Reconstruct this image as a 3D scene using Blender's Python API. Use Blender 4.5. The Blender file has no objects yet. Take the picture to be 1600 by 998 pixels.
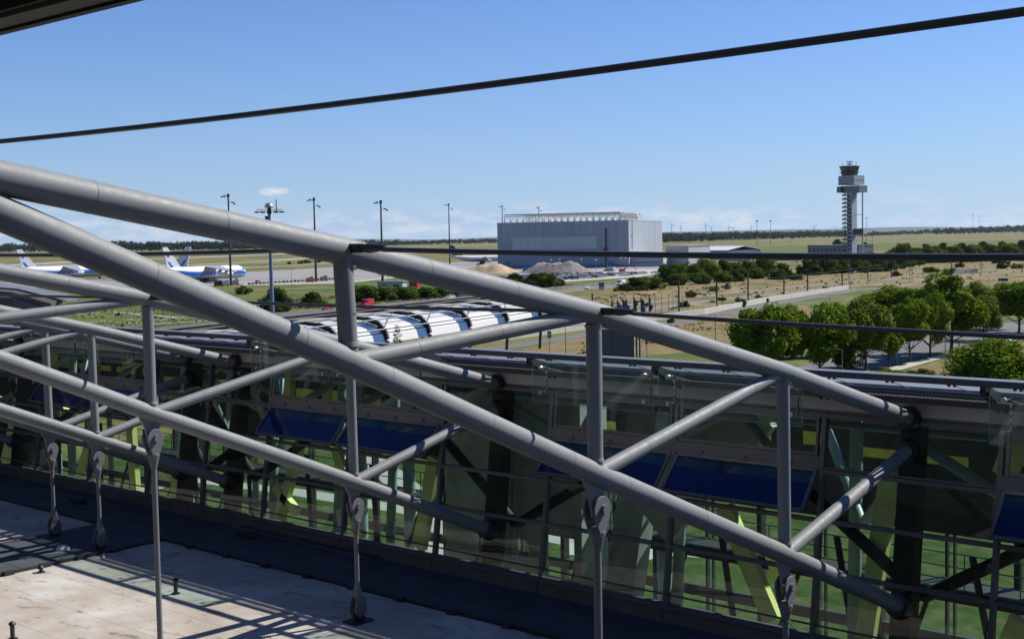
import bpy, math, random
from mathutils import Vector, Matrix, noise
R = math.radians
random.seed(7)
S = bpy.context.scene
COL = S.collection

# ------------------------------------------------------------------ camera
CAM = Vector((11.898, -26.258, 23.0))
CR, CD, CF = Vector((.7476, .6640, -.01856)).normalized(), None, Vector((-.6634, .7455, -.06339)).normalized()
CR = (CR - CR.dot(CF) * CF).normalized()
CD = CF.cross(CR).normalized()          # image "down"
FPX = 2006.0
cam = bpy.data.cameras.new('camera')
cam.lens = 36 * FPX / 1600
cam.sensor_width = 36
cam.clip_start = .05
cam.clip_end = 60000
co = bpy.data.objects.new('camera', cam)
COL.objects.link(co)
m = Matrix((CR, -CD, -CF)).transposed().to_4x4()
m.translation = CAM
co.matrix_world = m
S.camera = co

# ------------------------------------------------------------------ light
SUN = Vector((.36, .96, 1.0)).normalized()      # towards the sun
SUN_EL = math.asin(SUN.z)
sun = bpy.data.lights.new('sun', 'SUN')
sun.energy = 5.0
sun.angle = R(.5)
sun.color = (1, .95, .87)
so = bpy.data.objects.new('sun', sun)
COL.objects.link(so)
so.rotation_euler = SUN.to_track_quat('Z', 'Y').to_euler()
S.view_settings.view_transform = 'Standard'
S.view_settings.look = 'None'
S.view_settings.exposure = .63
S.view_settings.gamma = 1
W = bpy.data.worlds.new('World')
S.world = W
W.use_nodes = True
wn, wl = W.node_tree.nodes, W.node_tree.links
wn.clear()


def N(t, typ, **k):
    n = t.new(typ)
    for a, b in k.items():
        if a == 'ins':
            for i, v in b.items():
                n.inputs[i].default_value = v
        else:
            setattr(n, a, b)
    return n


wo = N(wn, 'ShaderNodeOutputWorld')
bg = N(wn, 'ShaderNodeBackground', ins={'Strength': .055})
sky = N(wn, 'ShaderNodeTexSky', sky_type='NISHITA', sun_disc=False, sun_elevation=SUN_EL,
        sun_rotation=math.atan2(SUN.x, SUN.y), altitude=100, air_density=1.0, dust_density=.35, ozone_density=2.5)
tc = N(wn, 'ShaderNodeTexCoord')


def wmath(op, a, b=None, c=None, clamp=False):
    n = N(wn, 'ShaderNodeMath', operation=op, use_clamp=clamp)
    for i, v in enumerate((a, b, c)):
        if v is None:
            continue
        if isinstance(v, (int, float)):
            n.inputs[i].default_value = v
        else:
            wl.new(v, n.inputs[i])
    return n.outputs[0]


def wdot(v):
    n = N(wn, 'ShaderNodeVectorMath', operation='DOT_PRODUCT')
    wl.new(tc.outputs['Generated'], n.inputs[0])
    n.inputs[1].default_value = v
    return n.outputs['Value']


mp = N(wn, 'ShaderNodeMapping', ins={'Scale': (38, 38, 150)})
wl.new(tc.outputs['Generated'], mp.inputs[0])
nz = N(wn, 'ShaderNodeTexNoise', ins={'Scale': 1.0, 'Detail': 6.0, 'Roughness': .6})
wl.new(mp.outputs[0], nz.inputs['Vector'])
elev = wdot((0, 0, 1))
band = wmath('MULTIPLY', wmath('MULTIPLY_ADD', elev, 1 / .006, 0, True), wmath('MULTIPLY_ADD', elev, -1 / .018, 1.75, True), clamp=True)
cl = wmath('MULTIPLY', wmath('MULTIPLY_ADD', nz.outputs[0], 5.0, -2.25, True), band)
mp3 = N(wn, 'ShaderNodeMapping', ins={'Scale': (7, 7, 60), 'Location': (3, 1, 0)})
wl.new(tc.outputs['Generated'], mp3.inputs[0])
nzb = N(wn, 'ShaderNodeTexNoise', ins={'Scale': 1.0, 'Detail': 3.0})
wl.new(mp3.outputs[0], nzb.inputs['Vector'])
cl = wmath('MULTIPLY', cl, wmath('MULTIPLY_ADD', nzb.outputs[0], 4.0, -1.1, True))
# one small isolated cloud
d0 = (CR * ((428 - 800) / FPX) + CD * ((299 - 499) / FPX) + CF).normalized()
tx = Vector((0, 0, 1)).cross(d0).normalized()
ty = d0.cross(tx)
mp2 = N(wn, 'ShaderNodeMapping', ins={'Scale': (170, 170, 330)})
wl.new(tc.outputs['Generated'], mp2.inputs[0])
nz2 = N(wn, 'ShaderNodeTexNoise', ins={'Scale': 1.0, 'Detail': 5.0})
wl.new(mp2.outputs[0], nz2.inputs['Vector'])
ex = wmath('POWER', wmath('DIVIDE', wdot(tx), .0125), 2)
ey = wmath('POWER', wmath('DIVIDE', wmath('SUBTRACT', wdot(ty), 0), .0036), 2)
front = wmath('GREATER_THAN', wdot(d0), .9)
e = wmath('SUBTRACT', wmath('ADD', 1.1, wmath('MULTIPLY_ADD', nz2.outputs[0], 1.8, -.9)), wmath('ADD', ex, ey))
one = wmath('MULTIPLY', wmath('MULTIPLY', e, .9, clamp=True), front)
allc = wmath('MAXIMUM', wmath('MULTIPLY', cl, .7), wmath('MULTIPLY', one, .85))
mix = N(wn, 'ShaderNodeMix', data_type='RGBA')
tint = N(wn, 'ShaderNodeMix', data_type='RGBA', blend_type='MULTIPLY', ins={0: 1.0})
tint.inputs[7].default_value = (.62, .90, 1.42, 1)
wl.new(sky.outputs[0], tint.inputs[6])
hzf = wmath('POWER', 2.718, wmath('MULTIPLY', wmath('MAXIMUM', elev, 0), -1 / .085))
hmix = N(wn, 'ShaderNodeMix', data_type='RGBA')
wl.new(wmath('MULTIPLY', hzf, .75), hmix.inputs[0])
wl.new(tint.outputs[2], hmix.inputs[6])
hmix.inputs[7].default_value = (5.8, 7.7, 10.6, 1)
wl.new(allc, mix.inputs[0])
wl.new(hmix.outputs[2], mix.inputs[6])
mix.inputs[7].default_value = (9.0, 9.3, 9.8, 1)
wl.new(mix.outputs[2], bg.inputs[0])
wl.new(bg.outputs[0], wo.inputs[0])


# ------------------------------------------------------------------ helpers
def ray(x, y):
    return CR * ((x - 800) / FPX) + CD * ((y - 499) / FPX) + CF


def G(x, y, z=0.0):
    v = ray(x, y)
    return CAM + v * ((z - CAM.z) / v.z)


def PY(x, y, Y):
    v = ray(x, y)
    return CAM + v * ((Y - CAM.y) / v.y)


def gdir(x, y, dist):
    """ground point on the sight column of x,y at a horizontal distance"""
    v = ray(x, y)
    h = math.hypot(v.x, v.y)
    return Vector((CAM.x + v.x / h * dist, CAM.y + v.y / h * dist, 0))


def hgt(p, x, ytop):
    """height at which ray x,ytop passes over ground point p"""
    v = ray(x, ytop)
    h = math.hypot(v.x, v.y)
    return CAM.z + v.z / h * math.hypot(p.x - CAM.x, p.y - CAM.y)


class MB:
    def __init__(s):
        s.v, s.f, s.mi, s.sm = [], [], [], []

    def add(s, vs, fs, mi=0, sm=False):
        o = len(s.v)
        s.v += [tuple(v) for v in vs]
        for f in fs:
            s.f.append([i + o for i in f])
            s.mi.append(mi)
            s.sm.append(sm)
        return s

    def box(s, c, size, rz=0, mi=0):
        c = Vector(c)
        a, b, d = [q / 2 for q in size]
        M_ = Matrix.Rotation(rz, 3, 'Z')
        vs = [c + M_ @ Vector((x * a, y * b, z * d)) for x in (-1, 1) for y in (-1, 1) for z in (-1, 1)]
        return s.add(vs, [(0, 1, 3, 2), (4, 6, 7, 5), (0, 4, 5, 1), (2, 3, 7, 6), (0, 2, 6, 4), (1, 5, 7, 3)], mi)

    def beam(s, p0, p1, w, d, side=None, mi=0):
        p0, p1 = Vector(p0), Vector(p1)
        t = (p1 - p0).normalized()
        sd = Vector(side) if side is not None else (Vector((0, 0, 1)) if abs(t.z) < .9 else Vector((1, 0, 0)))
        u = (sd - sd.dot(t) * t).normalized()
        n = t.cross(u)
        vs = [p + u * (w / 2 * a) + n * (d / 2 * b) for p in (p0, p1) for a, b in ((-1, -1), (1, -1), (1, 1), (-1, 1))]
        return s.add(vs, [(3, 2, 1, 0), (4, 5, 6, 7), (0, 1, 5, 4), (1, 2, 6, 5), (2, 3, 7, 6), (3, 0, 4, 7)], mi)

    def tube(s, pts, r, n=20, cap=True, mi=0, flat=False):
        pts = [Vector(p) for p in pts]
        rs = r if isinstance(r, (list, tuple)) else [r] * len(pts)
        rings = []
        u = None
        for i, p in enumerate(pts):
            a = (p - pts[i - 1]).normalized() if i else None
            b = (pts[i + 1] - p).normalized() if i < len(pts) - 1 else None
            t = ((a or b) + (b or a)).normalized()
            k = 1.0
            if a is not None and b is not None:
                k = 1 / max(.5, t.dot(a))
            if u is None:
                sd = Vector((0, 0, 1)) if abs(t.z) < .9 else Vector((1, 0, 0))
                u = (sd - sd.dot(t) * t).normalized()
            else:
                u = (u - u.dot(t) * t).normalized()
            w = t.cross(u)
            rings.append([p + (u * math.cos(j * 2 * math.pi / n) + w * math.sin(j * 2 * math.pi / n)) * rs[i] for j in range(n)])
        vs = [q for g in rings for q in g]
        fs = [(i * n + j, i * n + (j + 1) % n, (i + 1) * n + (j + 1) % n, (i + 1) * n + j) for i in range(len(pts) - 1) for j in range(n)]
        s.add(vs, fs, mi, not flat)
        if cap:
            s.add(rings[0], [tuple(reversed(range(n)))], mi)
            s.add(rings[-1], [tuple(range(n))], mi)
        return s

    def quad(s, a, b, c, d, mi=0):
        return s.add([a, b, c, d], [(0, 1, 2, 3)], mi)

    def poly(s, pts, mi=0):
        return s.add(pts, [tuple(range(len(pts)))], mi)

    def prism(s, pts, ext, mi=0):
        n = len(pts)
        pts = [Vector(p) for p in pts]
        e = Vector(ext)
        vs = pts + [p + e for p in pts]
        fs = [tuple(reversed(range(n))), tuple(range(n, 2 * n))] + [(i, (i + 1) % n, n + (i + 1) % n, n + i) for i in range(n)]
        return s.add(vs, fs, mi)

    def build(s, name, mats, parent=None, loc=None, bevel=0):
        me = bpy.data.meshes.new(name)
        org = Vector(loc) if loc is not None else Vector((0, 0, 0))
        me.from_pydata([Vector(v) - org for v in s.v], [], s.f)
        for mt in (mats if isinstance(mats, (list, tuple)) else [mats]):
            me.materials.append(mt)
        me.polygons.foreach_set('material_index', s.mi)
        me.polygons.foreach_set('use_smooth', s.sm)
        me.update()
        o = bpy.data.objects.new(name, me)
        COL.objects.link(o)
        if parent:
            o.parent = parent
            o.location = org
        else:
            o.location = org
        if bevel:
            b = o.modifiers.new('b', 'BEVEL')
            b.width = bevel
            b.segments = 2
            b.limit_method = 'ANGLE'
        return o


def tag(o, label=None, cat=None, group=None, kind=None):
    if label: o['label'] = label
    if cat: o['category'] = cat
    if group: o['group'] = group
    if kind: o['kind'] = kind
    return o


def empty(name, loc=(0, 0, 0), rz=0):
    o = bpy.data.objects.new(name, None)
    COL.objects.link(o)
    o.location = loc
    o.rotation_euler = (0, 0, rz)
    o.empty_display_size = .3
    return o


KIDS = {}


def kids(o):
    return [c for c in bpy.data.objects if c.parent == o]


def copy_tree(o, parent=None, _k=None):
    c = o.copy()
    COL.objects.link(c)
    if parent: c.parent = parent
    for ch in kids(o):
        copy_tree(ch, c)
    return c


# ------------------------------------------------------------------ materials
def mat(name, col, rough=.6, metal=0, var=.0, vscale=3.0, bump=0, bscale=20, col2=None, coat=0, spec=.5, stretch=None, detail=6, k=.68):
    col = tuple(q * k for q in col)
    col2 = tuple(q * k for q in col2) if col2 else None
    M_ = bpy.data.materials.new(name)
    M_.use_nodes = True
    n, l = M_.node_tree.nodes, M_.node_tree.links
    p = n['Principled BSDF']
    p.inputs['Base Color'].default_value = (*col, 1)
    p.inputs['Roughness'].default_value = rough
    p.inputs['Metallic'].default_value = metal
    p.inputs['Coat Weight'].default_value = coat
    p.inputs['Specular IOR Level'].default_value = spec
    t = N(n, 'ShaderNodeTexCoord')
    vec = t.outputs['Object']
    if stretch:
        mpn = N(n, 'ShaderNodeMapping', ins={'Scale': stretch})
        l.new(vec, mpn.inputs[0])
        vec = mpn.outputs[0]
    if var or col2:
        z = N(n, 'ShaderNodeTexNoise', ins={'Scale': vscale, 'Detail': float(detail), 'Roughness': .6})
        l.new(vec, z.inputs['Vector'])
        c = N(n, 'ShaderNodeMix', data_type='RGBA')
        rp = N(n, 'ShaderNodeMapRange', ins={1: .35, 2: .65})
        l.new(z.outputs[0], rp.inputs[0])
        l.new(rp.outputs[0], c.inputs[0])
        if col2:
            c.inputs[6].default_value = (*col, 1)
            c.inputs[7].default_value = (*col2, 1)
        else:
            c.inputs[6].default_value = tuple(q * (1 - var) for q in col) + (1,)
            c.inputs[7].default_value = tuple(min(1, q * (1 + var)) for q in col) + (1,)
        l.new(c.outputs[2], p.inputs['Base Color'])
    if bump:
        z = N(n, 'ShaderNodeTexNoise', ins={'Scale': bscale, 'Detail': 5.0})
        l.new(vec, z.inputs['Vector'])
        b = N(n, 'ShaderNodeBump', ins={'Strength': bump, 'Distance': .05})
        l.new(z.outputs[0], b.inputs['Height'])
        l.new(b.outputs[0], p.inputs['Normal'])
    return M_


def glassmat(name, tint, refl=.9, ior=1.5, dirt=.0):
    """thin architectural pane: clear tinted transmission plus mirror reflection by fresnel"""
    M_ = bpy.data.materials.new(name)
    M_.use_nodes = True
    n, l = M_.node_tree.nodes, M_.node_tree.links
    n.clear()
    o = N(n, 'ShaderNodeOutputMaterial')
    tr = N(n, 'ShaderNodeBsdfTransparent', ins={0: (*tint, 1)})
    g = N(n, 'ShaderNodeBsdfGlossy', ins={0: (refl, refl, refl, 1), 1: .01})
    df = N(n, 'ShaderNodeBsdfDiffuse', ins={0: (.35, .42, .4, 1)})
    f = N(n, 'ShaderNodeFresnel', ins={0: ior})
    m1 = N(n, 'ShaderNodeMixShader')
    m2 = N(n, 'ShaderNodeMixShader')
    t = N(n, 'ShaderNodeTexCoord')
    z = N(n, 'ShaderNodeTexNoise', ins={'Scale': .9, 'Detail': 6.0})
    l.new(t.outputs['Object'], z.inputs['Vector'])
    mr = N(n, 'ShaderNodeMapRange', ins={1: .4, 2: .75, 3: dirt * .4, 4: dirt})
    l.new(z.outputs[0], mr.inputs[0])
    z2 = N(n, 'ShaderNodeTexNoise', ins={'Scale': .45, 'Detail': 2.0})
    l.new(t.outputs['Object'], z2.inputs['Vector'])
    bm = N(n, 'ShaderNodeBump', ins={'Strength': .06, 'Distance': .1})
    l.new(z2.outputs[0], bm.inputs['Height'])
    l.new(bm.outputs[0], g.inputs['Normal'])
    l.new(mr.outputs[0], m1.inputs[0])
    l.new(tr.outputs[0], m1.inputs[1])
    l.new(df.outputs[0], m1.inputs[2])
    l.new(f.outputs[0], m2.inputs[0])
    l.new(m1.outputs[0], m2.inputs[1])
    l.new(g.outputs[0], m2.inputs[2])
    l.new(m2.outputs[0], o.inputs[0])
    return M_


def leafmat(name, c1, c2):
    M_ = bpy.data.materials.new(name)
    M_.use_nodes = True
    n, l = M_.node_tree.nodes, M_.node_tree.links
    n.clear()
    o = N(n, 'ShaderNodeOutputMaterial')
    geo = N(n, 'ShaderNodeNewGeometry')
    t = N(n, 'ShaderNodeTexCoord')
    z = N(n, 'ShaderNodeTexNoise', ins={'Scale': .35, 'Detail': 2.0})
    l.new(t.outputs['Object'], z.inputs['Vector'])
    a = N(n, 'ShaderNodeMath', operation='MULTIPLY_ADD', ins={1: .55})
    l.new(geo.outputs['Random Per Island'], a.inputs[0])
    s_ = N(n, 'ShaderNodeMapRange', ins={1: .3, 2: .7, 3: 0.0, 4: .45})
    l.new(z.outputs[0], s_.inputs[0])
    l.new(s_.outputs[0], a.inputs[2])
    c = N(n, 'ShaderNodeMix', data_type='RGBA')
    c.inputs[6].default_value = tuple(q * .66 for q in c1) + (1,)
    c.inputs[7].default_value = tuple(q * .80 for q in c2) + (1,)
    l.new(a.outputs[0], c.inputs[0])
    d = N(n, 'ShaderNodeBsdfDiffuse')
    tl = N(n, 'ShaderNodeBsdfTranslucent')
    l.new(c.outputs[2], d.inputs[0])
    l.new(c.outputs[2], tl.inputs[0])
    ms = N(n, 'ShaderNodeMixShader', ins={0: .28})
    l.new(d.outputs[0], ms.inputs[1])
    l.new(tl.outputs[0], ms.inputs[2])
    l.new(ms.outputs[0], o.inputs[0])
    return M_


def groundmat(name, cols, scale, stretch=(1, 1, 1), bump=0, fine=None):
    """noise-blended ground cover: cols = 3 colours"""
    M_ = bpy.data.materials.new(name)
    M_.use_nodes = True
    n, l = M_.node_tree.nodes, M_.node_tree.links
    p = n['Principled BSDF']
    p.inputs['Roughness'].default_value = .95
    p.inputs['Specular IOR Level'].default_value = .15
    t = N(n, 'ShaderNodeTexCoord')
    cols = [tuple(q * .72 for q in c_) for c_ in cols]
    mpn = N(n, 'ShaderNodeMapping', ins={'Scale': stretch})
    l.new(t.outputs['Object'], mpn.inputs[0])
    z = N(n, 'ShaderNodeTexNoise', ins={'Scale': scale, 'Detail': 8.0, 'Roughness': .62})
    l.new(mpn.outputs[0], z.inputs['Vector'])
    rp = N(n, 'ShaderNodeValToRGB')
    rp.color_ramp.elements[0].position = .36
    rp.color_ramp.elements[0].color = (*cols[0], 1)
    rp.color_ramp.elements[1].position = .64
    rp.color_ramp.elements[1].color = (*cols[2], 1)
    e_ = rp.color_ramp.elements.new(.5)
    e_.color = (*cols[1], 1)
    l.new(z.outputs[0], rp.inputs[0])
    z2 = N(n, 'ShaderNodeTexNoise', ins={'Scale': fine or scale * 25, 'Detail': 3.0})
    l.new(t.outputs['Object'], z2.inputs['Vector'])
    mr = N(n, 'ShaderNodeMapRange', ins={1: .3, 2: .7, 3: .72, 4: 1.25})
    l.new(z2.outputs[0], mr.inputs[0])
    mx = N(n, 'ShaderNodeMix', data_type='RGBA', blend_type='MULTIPLY', ins={0: 1.0})
    l.new(rp.outputs[0], mx.inputs[6])
    l.new(mr.outputs[0], mx.inputs[7])
    l.new(mx.outputs[2], p.inputs['Base Color'])
    return M_


def paintmat(name, col):
    """grey steel paint with grime along the run, faint streaks"""
    M_ = mat(name, col, rough=.5, var=.05, vscale=1.6, bump=.03, bscale=14, detail=8)
    n, l = M_.node_tree.nodes, M_.node_tree.links
    p = n['Principled BSDF']
    t = N(n, 'ShaderNodeTexCoord')
    z = N(n, 'ShaderNodeTexNoise', ins={'Scale': 9.0, 'Detail': 9.0, 'Roughness': .75})
    l.new(t.outputs['Object'], z.inputs['Vector'])
    mr = N(n, 'ShaderNodeMapRange', ins={1: .62, 2: .76, 3: 1.0, 4: .6})
    l.new(z.outputs[0], mr.inputs[0])
    src = p.inputs['Base Color'].links[0].from_socket
    mx = N(n, 'ShaderNodeMix', data_type='RGBA', blend_type='MULTIPLY', ins={0: 1.0})
    l.new(src, mx.inputs[6])
    l.new(mr.outputs[0], mx.inputs[7])
    l.new(mx.outputs[2], p.inputs['Base Color'])
    p.inputs['Specular IOR Level'].default_value = .3
    r2 = N(n, 'ShaderNodeMapRange', ins={1: .3, 2: .7, 3: .5, 4: .68})
    l.new(z.outputs[0], r2.inputs[0])
    l.new(r2.outputs[0], p.inputs['Roughness'])
    return M_


def roofmat():
    """old roofing membrane: beige with pale washed areas, dark stains and laps"""
    M_ = bpy.data.materials.new('roof membrane')
    M_.use_nodes = True
    n, l = M_.node_tree.nodes, M_.node_tree.links
    p = n['Principled BSDF']
    p.inputs['Roughness'].default_value = .85
    p.inputs['Specular IOR Level'].default_value = .2
    t = N(n, 'ShaderNodeTexCoord')
    z1 = N(n, 'ShaderNodeTexNoise', ins={'Scale': .42, 'Detail': 9.0, 'Roughness': .62})
    l.new(t.outputs['Object'], z1.inputs['Vector'])
    r1 = N(n, 'ShaderNodeValToRGB')
    for i, (po, c) in enumerate([(.34, (.29, .25, .21)), (.5, (.35, .315, .275)), (.68, (.45, .44, .42))]):
        e_ = r1.color_ramp.elements[i] if i < 2 else r1.color_ramp.elements.new(po)
        e_.position = po
        e_.color = (*c, 1)
    l.new(z1.outputs[0], r1.inputs[0])
    mpn = N(n, 'ShaderNodeMapping', ins={'Scale': (.9, 2.2, 1)})
    l.new(t.outputs['Object'], mpn.inputs[0])
    z2 = N(n, 'ShaderNodeTexNoise', ins={'Scale': 1.1, 'Detail': 9.0, 'Roughness': .7})
    l.new(mpn.outputs[0], z2.inputs['Vector'])
    m2 = N(n, 'ShaderNodeMapRange', ins={1: .56, 2: .72, 3: 1.0, 4: .18})
    l.new(z2.outputs[0], m2.inputs[0])
    z3 = N(n, 'ShaderNodeTexNoise', ins={'Scale': 30.0, 'Detail': 6.0})
    l.new(t.outputs['Object'], z3.inputs['Vector'])
    m3 = N(n, 'ShaderNodeMapRange', ins={1: .3, 2: .7, 3: .8, 4: 1.12})
    l.new(z3.outputs[0], m3.inputs[0])
    # laps between sheets, every 1.55 m
    sx = N(n, 'ShaderNodeSeparateXYZ')
    l.new(t.outputs['Object'], sx.inputs[0])
    fr = N(n, 'ShaderNodeMath', operation='PINGPONG', ins={1: .775})
    l.new(sx.outputs[1], fr.inputs[0])
    ln = N(n, 'ShaderNodeMath', operation='GREATER_THAN', ins={1: .014})
    l.new(fr.outputs[0], ln.inputs[0])
    m4 = N(n, 'ShaderNodeMapRange', ins={1: 0, 2: 1, 3: .72, 4: 1.0})
    l.new(ln.outputs[0], m4.inputs[0])
    a = N(n, 'ShaderNodeMath', operation='MULTIPLY')
    l.new(m2.outputs[0], a.inputs[0])
    l.new(m3.outputs[0], a.inputs[1])
    b = N(n, 'ShaderNodeMath', operation='MULTIPLY')
    l.new(a.outputs[0], b.inputs[0])
    l.new(m4.outputs[0], b.inputs[1])
    mx = N(n, 'ShaderNodeMix', data_type='RGBA', blend_type='MULTIPLY', ins={0: 1.0})
    l.new(r1.outputs[0], mx.inputs[6])
    l.new(b.outputs[0], mx.inputs[7])
    l.new(mx.outputs[2], p.inputs['Base Color'])
    return M_


M = dict(
    steel=paintmat('grey steel paint', (.245, .258, .265)),
    steel2=paintmat('hanger paint', (.19, .20, .215)),
    darksteel=mat('dark steel', (.03, .033, .038), .5, var=.3),
    cable=mat('dark cable', (.085, .088, .10), .45, metal=.2),
    frame=mat('window frame metal', (.085, .086, .098), .5, var=.12, vscale=2, k=1.0),
    framedark=mat('dark window frame', (.035, .04, .045), .5, var=.2),
    rail=mat('eave rail paint', (.065, .072, .095), .5, var=.1, k=0.85),
    rooft=mat('pale roof sheet', (.20, .21, .23), .5, var=.07, vscale=1.5),
    fascia=mat('fascia panel', (.42, .41, .40), .6, var=.06, vscale=.8, k=0.95),
    sill=mat('sill panel', (.115, .108, .115), .65, var=.14, vscale=1.2, k=1.0),
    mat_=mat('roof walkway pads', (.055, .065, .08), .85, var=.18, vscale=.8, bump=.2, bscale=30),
    membrane=roofmat(),
    pale=mat('pale membrane upstand', (.62, .56, .52), .7, var=.12),
    concrete=mat('concrete', (.36, .39, .40), .85, var=.22, vscale=.7, bump=.1, bscale=9, k=1.0),
    lime=mat('lime green paint', (.72, .76, .30), .5, var=.06, k=1.0),
    teal=mat('hall tube paint', (.22, .30, .32), .45, var=.1, k=1.0),
    black=mat('black interior', (.012, .014, .015), .7, var=.3),
    louvre=mat('dark louvre', (.012, .015, .016), .6, stretch=(.2, .2, 12), vscale=2.0, col2=(.05, .055, .06)),
    yellow=mat('yellow blind', (.70, .62, .10), .7, var=.1, k=1.0),
    glass=glassmat('hall glass', (.76, .90, .83), .9, 1.45, .01),
    glassf=glassmat('wind panel glass', (.66, .80, .74), .95, 1.6, .14),
    fglass=glassmat('rear glass', (.82, .90, .86), .7, 1.4, .03),
    blue=mat('painted sky reflection pane', (.0010, .007, .060), .10, spec=.35, var=.2, vscale=.4, k=1.0),  # reflected sky painted into the pane colour
    reflstrip=mat('painted reflection strip', (.006, .028, .05), .1, var=.5, vscale=1.2),  # teal reflection painted across the top of the sash
    chrome=mat('spider fitting', (.6, .6, .6), .3, metal=.7),
    asphalt=mat('asphalt', (.135, .135, .14), .9, var=.14, vscale=.05, detail=8),
    asphalt2=mat('highway asphalt', (.16, .16, .165), .9, var=.1, vscale=.08, detail=8),
    apron=mat('apron concrete', (.30, .285, .275), .9, var=.12, vscale=.02, detail=9),
    runway=mat('runway concrete', (.42, .38, .36), .9, var=.1, vscale=.01),
    path=mat('pale paving', (.48, .45, .41), .9, var=.1, vscale=.3),
    kerb=mat('pale concrete wall', (.60, .57, .52), .85, var=.08, vscale=.2),
    white=mat('white paint', (.78, .79, .80), .4, var=.04),
    offwhite=mat('off white cladding', (.62, .64, .66), .6, var=.06, vscale=.05),
    red=mat('red paint', (.55, .02, .03), .35, coat=.4),
    blueplane=mat('airline blue', (.01, .12, .50), .35, k=0.9),
    greyplane=mat('aircraft belly grey', (.42, .44, .47), .45),
    tyre=mat('tyre rubber', (.02, .02, .02), .8),
    carglass=mat('car glass', (.02, .025, .03), .08, spec=.7),
    greenfin=mat('deep green paint', (.0, .07, .07), .4, k=1.0),
    mast=mat('galvanised mast', (.16, .18, .20), .5, metal=.3, var=.1, k=1.0),
    poledark=mat('dark pole', (.06, .06, .06), .6),
    bluepole=mat('blue grey mast', (.12, .17, .26), .5, var=.1, k=1.0),
    bark=mat('bark', (.07, .055, .04), .9, var=.3, vscale=4),
    flag=mat('blue flag cloth', (.03, .07, .17), .8, var=.25, vscale=1, k=1.0),
    sand=mat('sand', (.52, .38, .24), .95, var=.2, vscale=.2, bump=.4, bscale=.8),
    gravel=mat('gravel heap', (.22, .20, .19), .95, var=.25, vscale=.3, bump=.5, bscale=1.2),
    hangarw=mat('hangar cladding', (.35, .385, .44), .55, var=.06, stretch=(1, 1, .04), vscale=.18, k=0.82),
    hangarl=mat('hangar light panels', (.36, .42, .44), .4, var=.05, vscale=.05, k=0.85),
    orange=mat('orange paint', (.7, .22, .05), .5),
    signgreen=mat('sign green', (.0, .22, .09), .5),
    signblue=mat('sign blue grey', (.15, .25, .38), .5),
    billb=mat('billboard back', (.115, .12, .15), .7, var=.05),
    towerdark=mat('tower dark panels', (.05, .06, .065), .4),
    towerglass=mat('tower cab glass', (.03, .06, .06), .05, spec=.8),
    soffit=mat('soffit board', (.20, .17, .10), .7, var=.1, k=1.0),
    soffitd=mat('soffit dark trim', (.03, .028, .022), .6, var=.2),
    bwall=mat('terminal wall', (.045, .05, .058), .7, var=.1),
    bglass=mat('terminal glazing', (.03, .035, .04), .15, spec=.6),
    membw=mat('white canopy membrane', (.66, .66, .64), .6, var=.04),
    membb=mat('blue canopy glazing', (.06, .12, .22), .2),
    canopy=mat('weathered canopy panel', (.30, .27, .22), .8, var=.25, vscale=.3),
    canopyd=mat('canopy rib', (.05, .045, .042), .6),
)
L_ = dict(
    avenue=leafmat('avenue leaves', (.055, .125, .010), (.25, .34, .035)),
    olive=leafmat('olive leaves', (.06, .11, .016), (.24, .28, .045)),
    dark=leafmat('dark leaves', (.026, .065, .014), (.10, .15, .028)),
    mid=leafmat('mid leaves', (.04, .09, .015), (.15, .19, .035)),
    brown=leafmat('dry leaves', (.07, .06, .03), (.17, .13, .05)),
    far=leafmat('far wood leaves', (.026, .052, .026), (.06, .09, .045)),
)
GR = dict(
    base=groundmat('airfield grass', [(.085, .115, .028), (.165, .16, .052), (.26, .21, .085)], .012, (1, 1, 1)),
    green=groundmat('mown green grass', [(.065, .11, .018), (.105, .14, .030), (.18, .165, .06)], .045),
    dry=groundmat('dry tall grass', [(.11, .105, .035), (.215, .17, .07), (.34, .25, .12)], .06),
    tan=groundmat('tan straw verge', [(.19, .14, .06), (.25, .18, .085), (.12, .125, .04)], .06),
    lawn=groundmat('lawn under the hall', [(.028, .065, .006), (.055, .095, .012), (.12, .115, .05)], .45, fine=7),
)

# ------------------------------------------------------------------ ground
me = MB()
me.quad((-17500, -900, 0), (12300, -900, 0), (12300, 21900, 0), (-17500, 21900, 0))
tag(me.build('ground', GR['base']), kind='structure')

LV = [0.0]


def sheet(name, pts, material, z=None, kind='structure'):
    LV[0] += .006
    zz = LV[0] if z is None else z
    b = MB()
    b.poly([G(x, y, 0) * 1 + Vector((0, 0, zz)) for x, y in pts])
    o = b.build(name, material)
    tag(o, kind=kind)
    return o


def clipg(pts, w0, w1):
    """strip along a px polyline; w = widths in metres"""
    ps = [G(x, y, 0) for x, y in pts]
    le, ri = [], []
    for i, p in enumerate(ps):
        t = (ps[min(i + 1, len(ps) - 1)] - ps[max(i - 1, 0)]).normalized()
        n = Vector((-t.y, t.x, 0))
        le.append(p + n * w0)
        ri.append(p - n * w1)
    return le, ri


def strip(name, pts, w, material, z=None, kind='structure', h=0):
    LV[0] += .006
    zz = LV[0] if z is None else z
    le, ri = clipg(pts, w / 2, w / 2)
    b = MB()
    for i in range(len(le) - 1):
        up = Vector((0, 0, zz))
        b.quad(ri[i] + up, ri[i + 1] + up, le[i + 1] + up, le[i] + up)
    o = b.build(name, material)
    tag(o, kind=kind)
    return o


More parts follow.
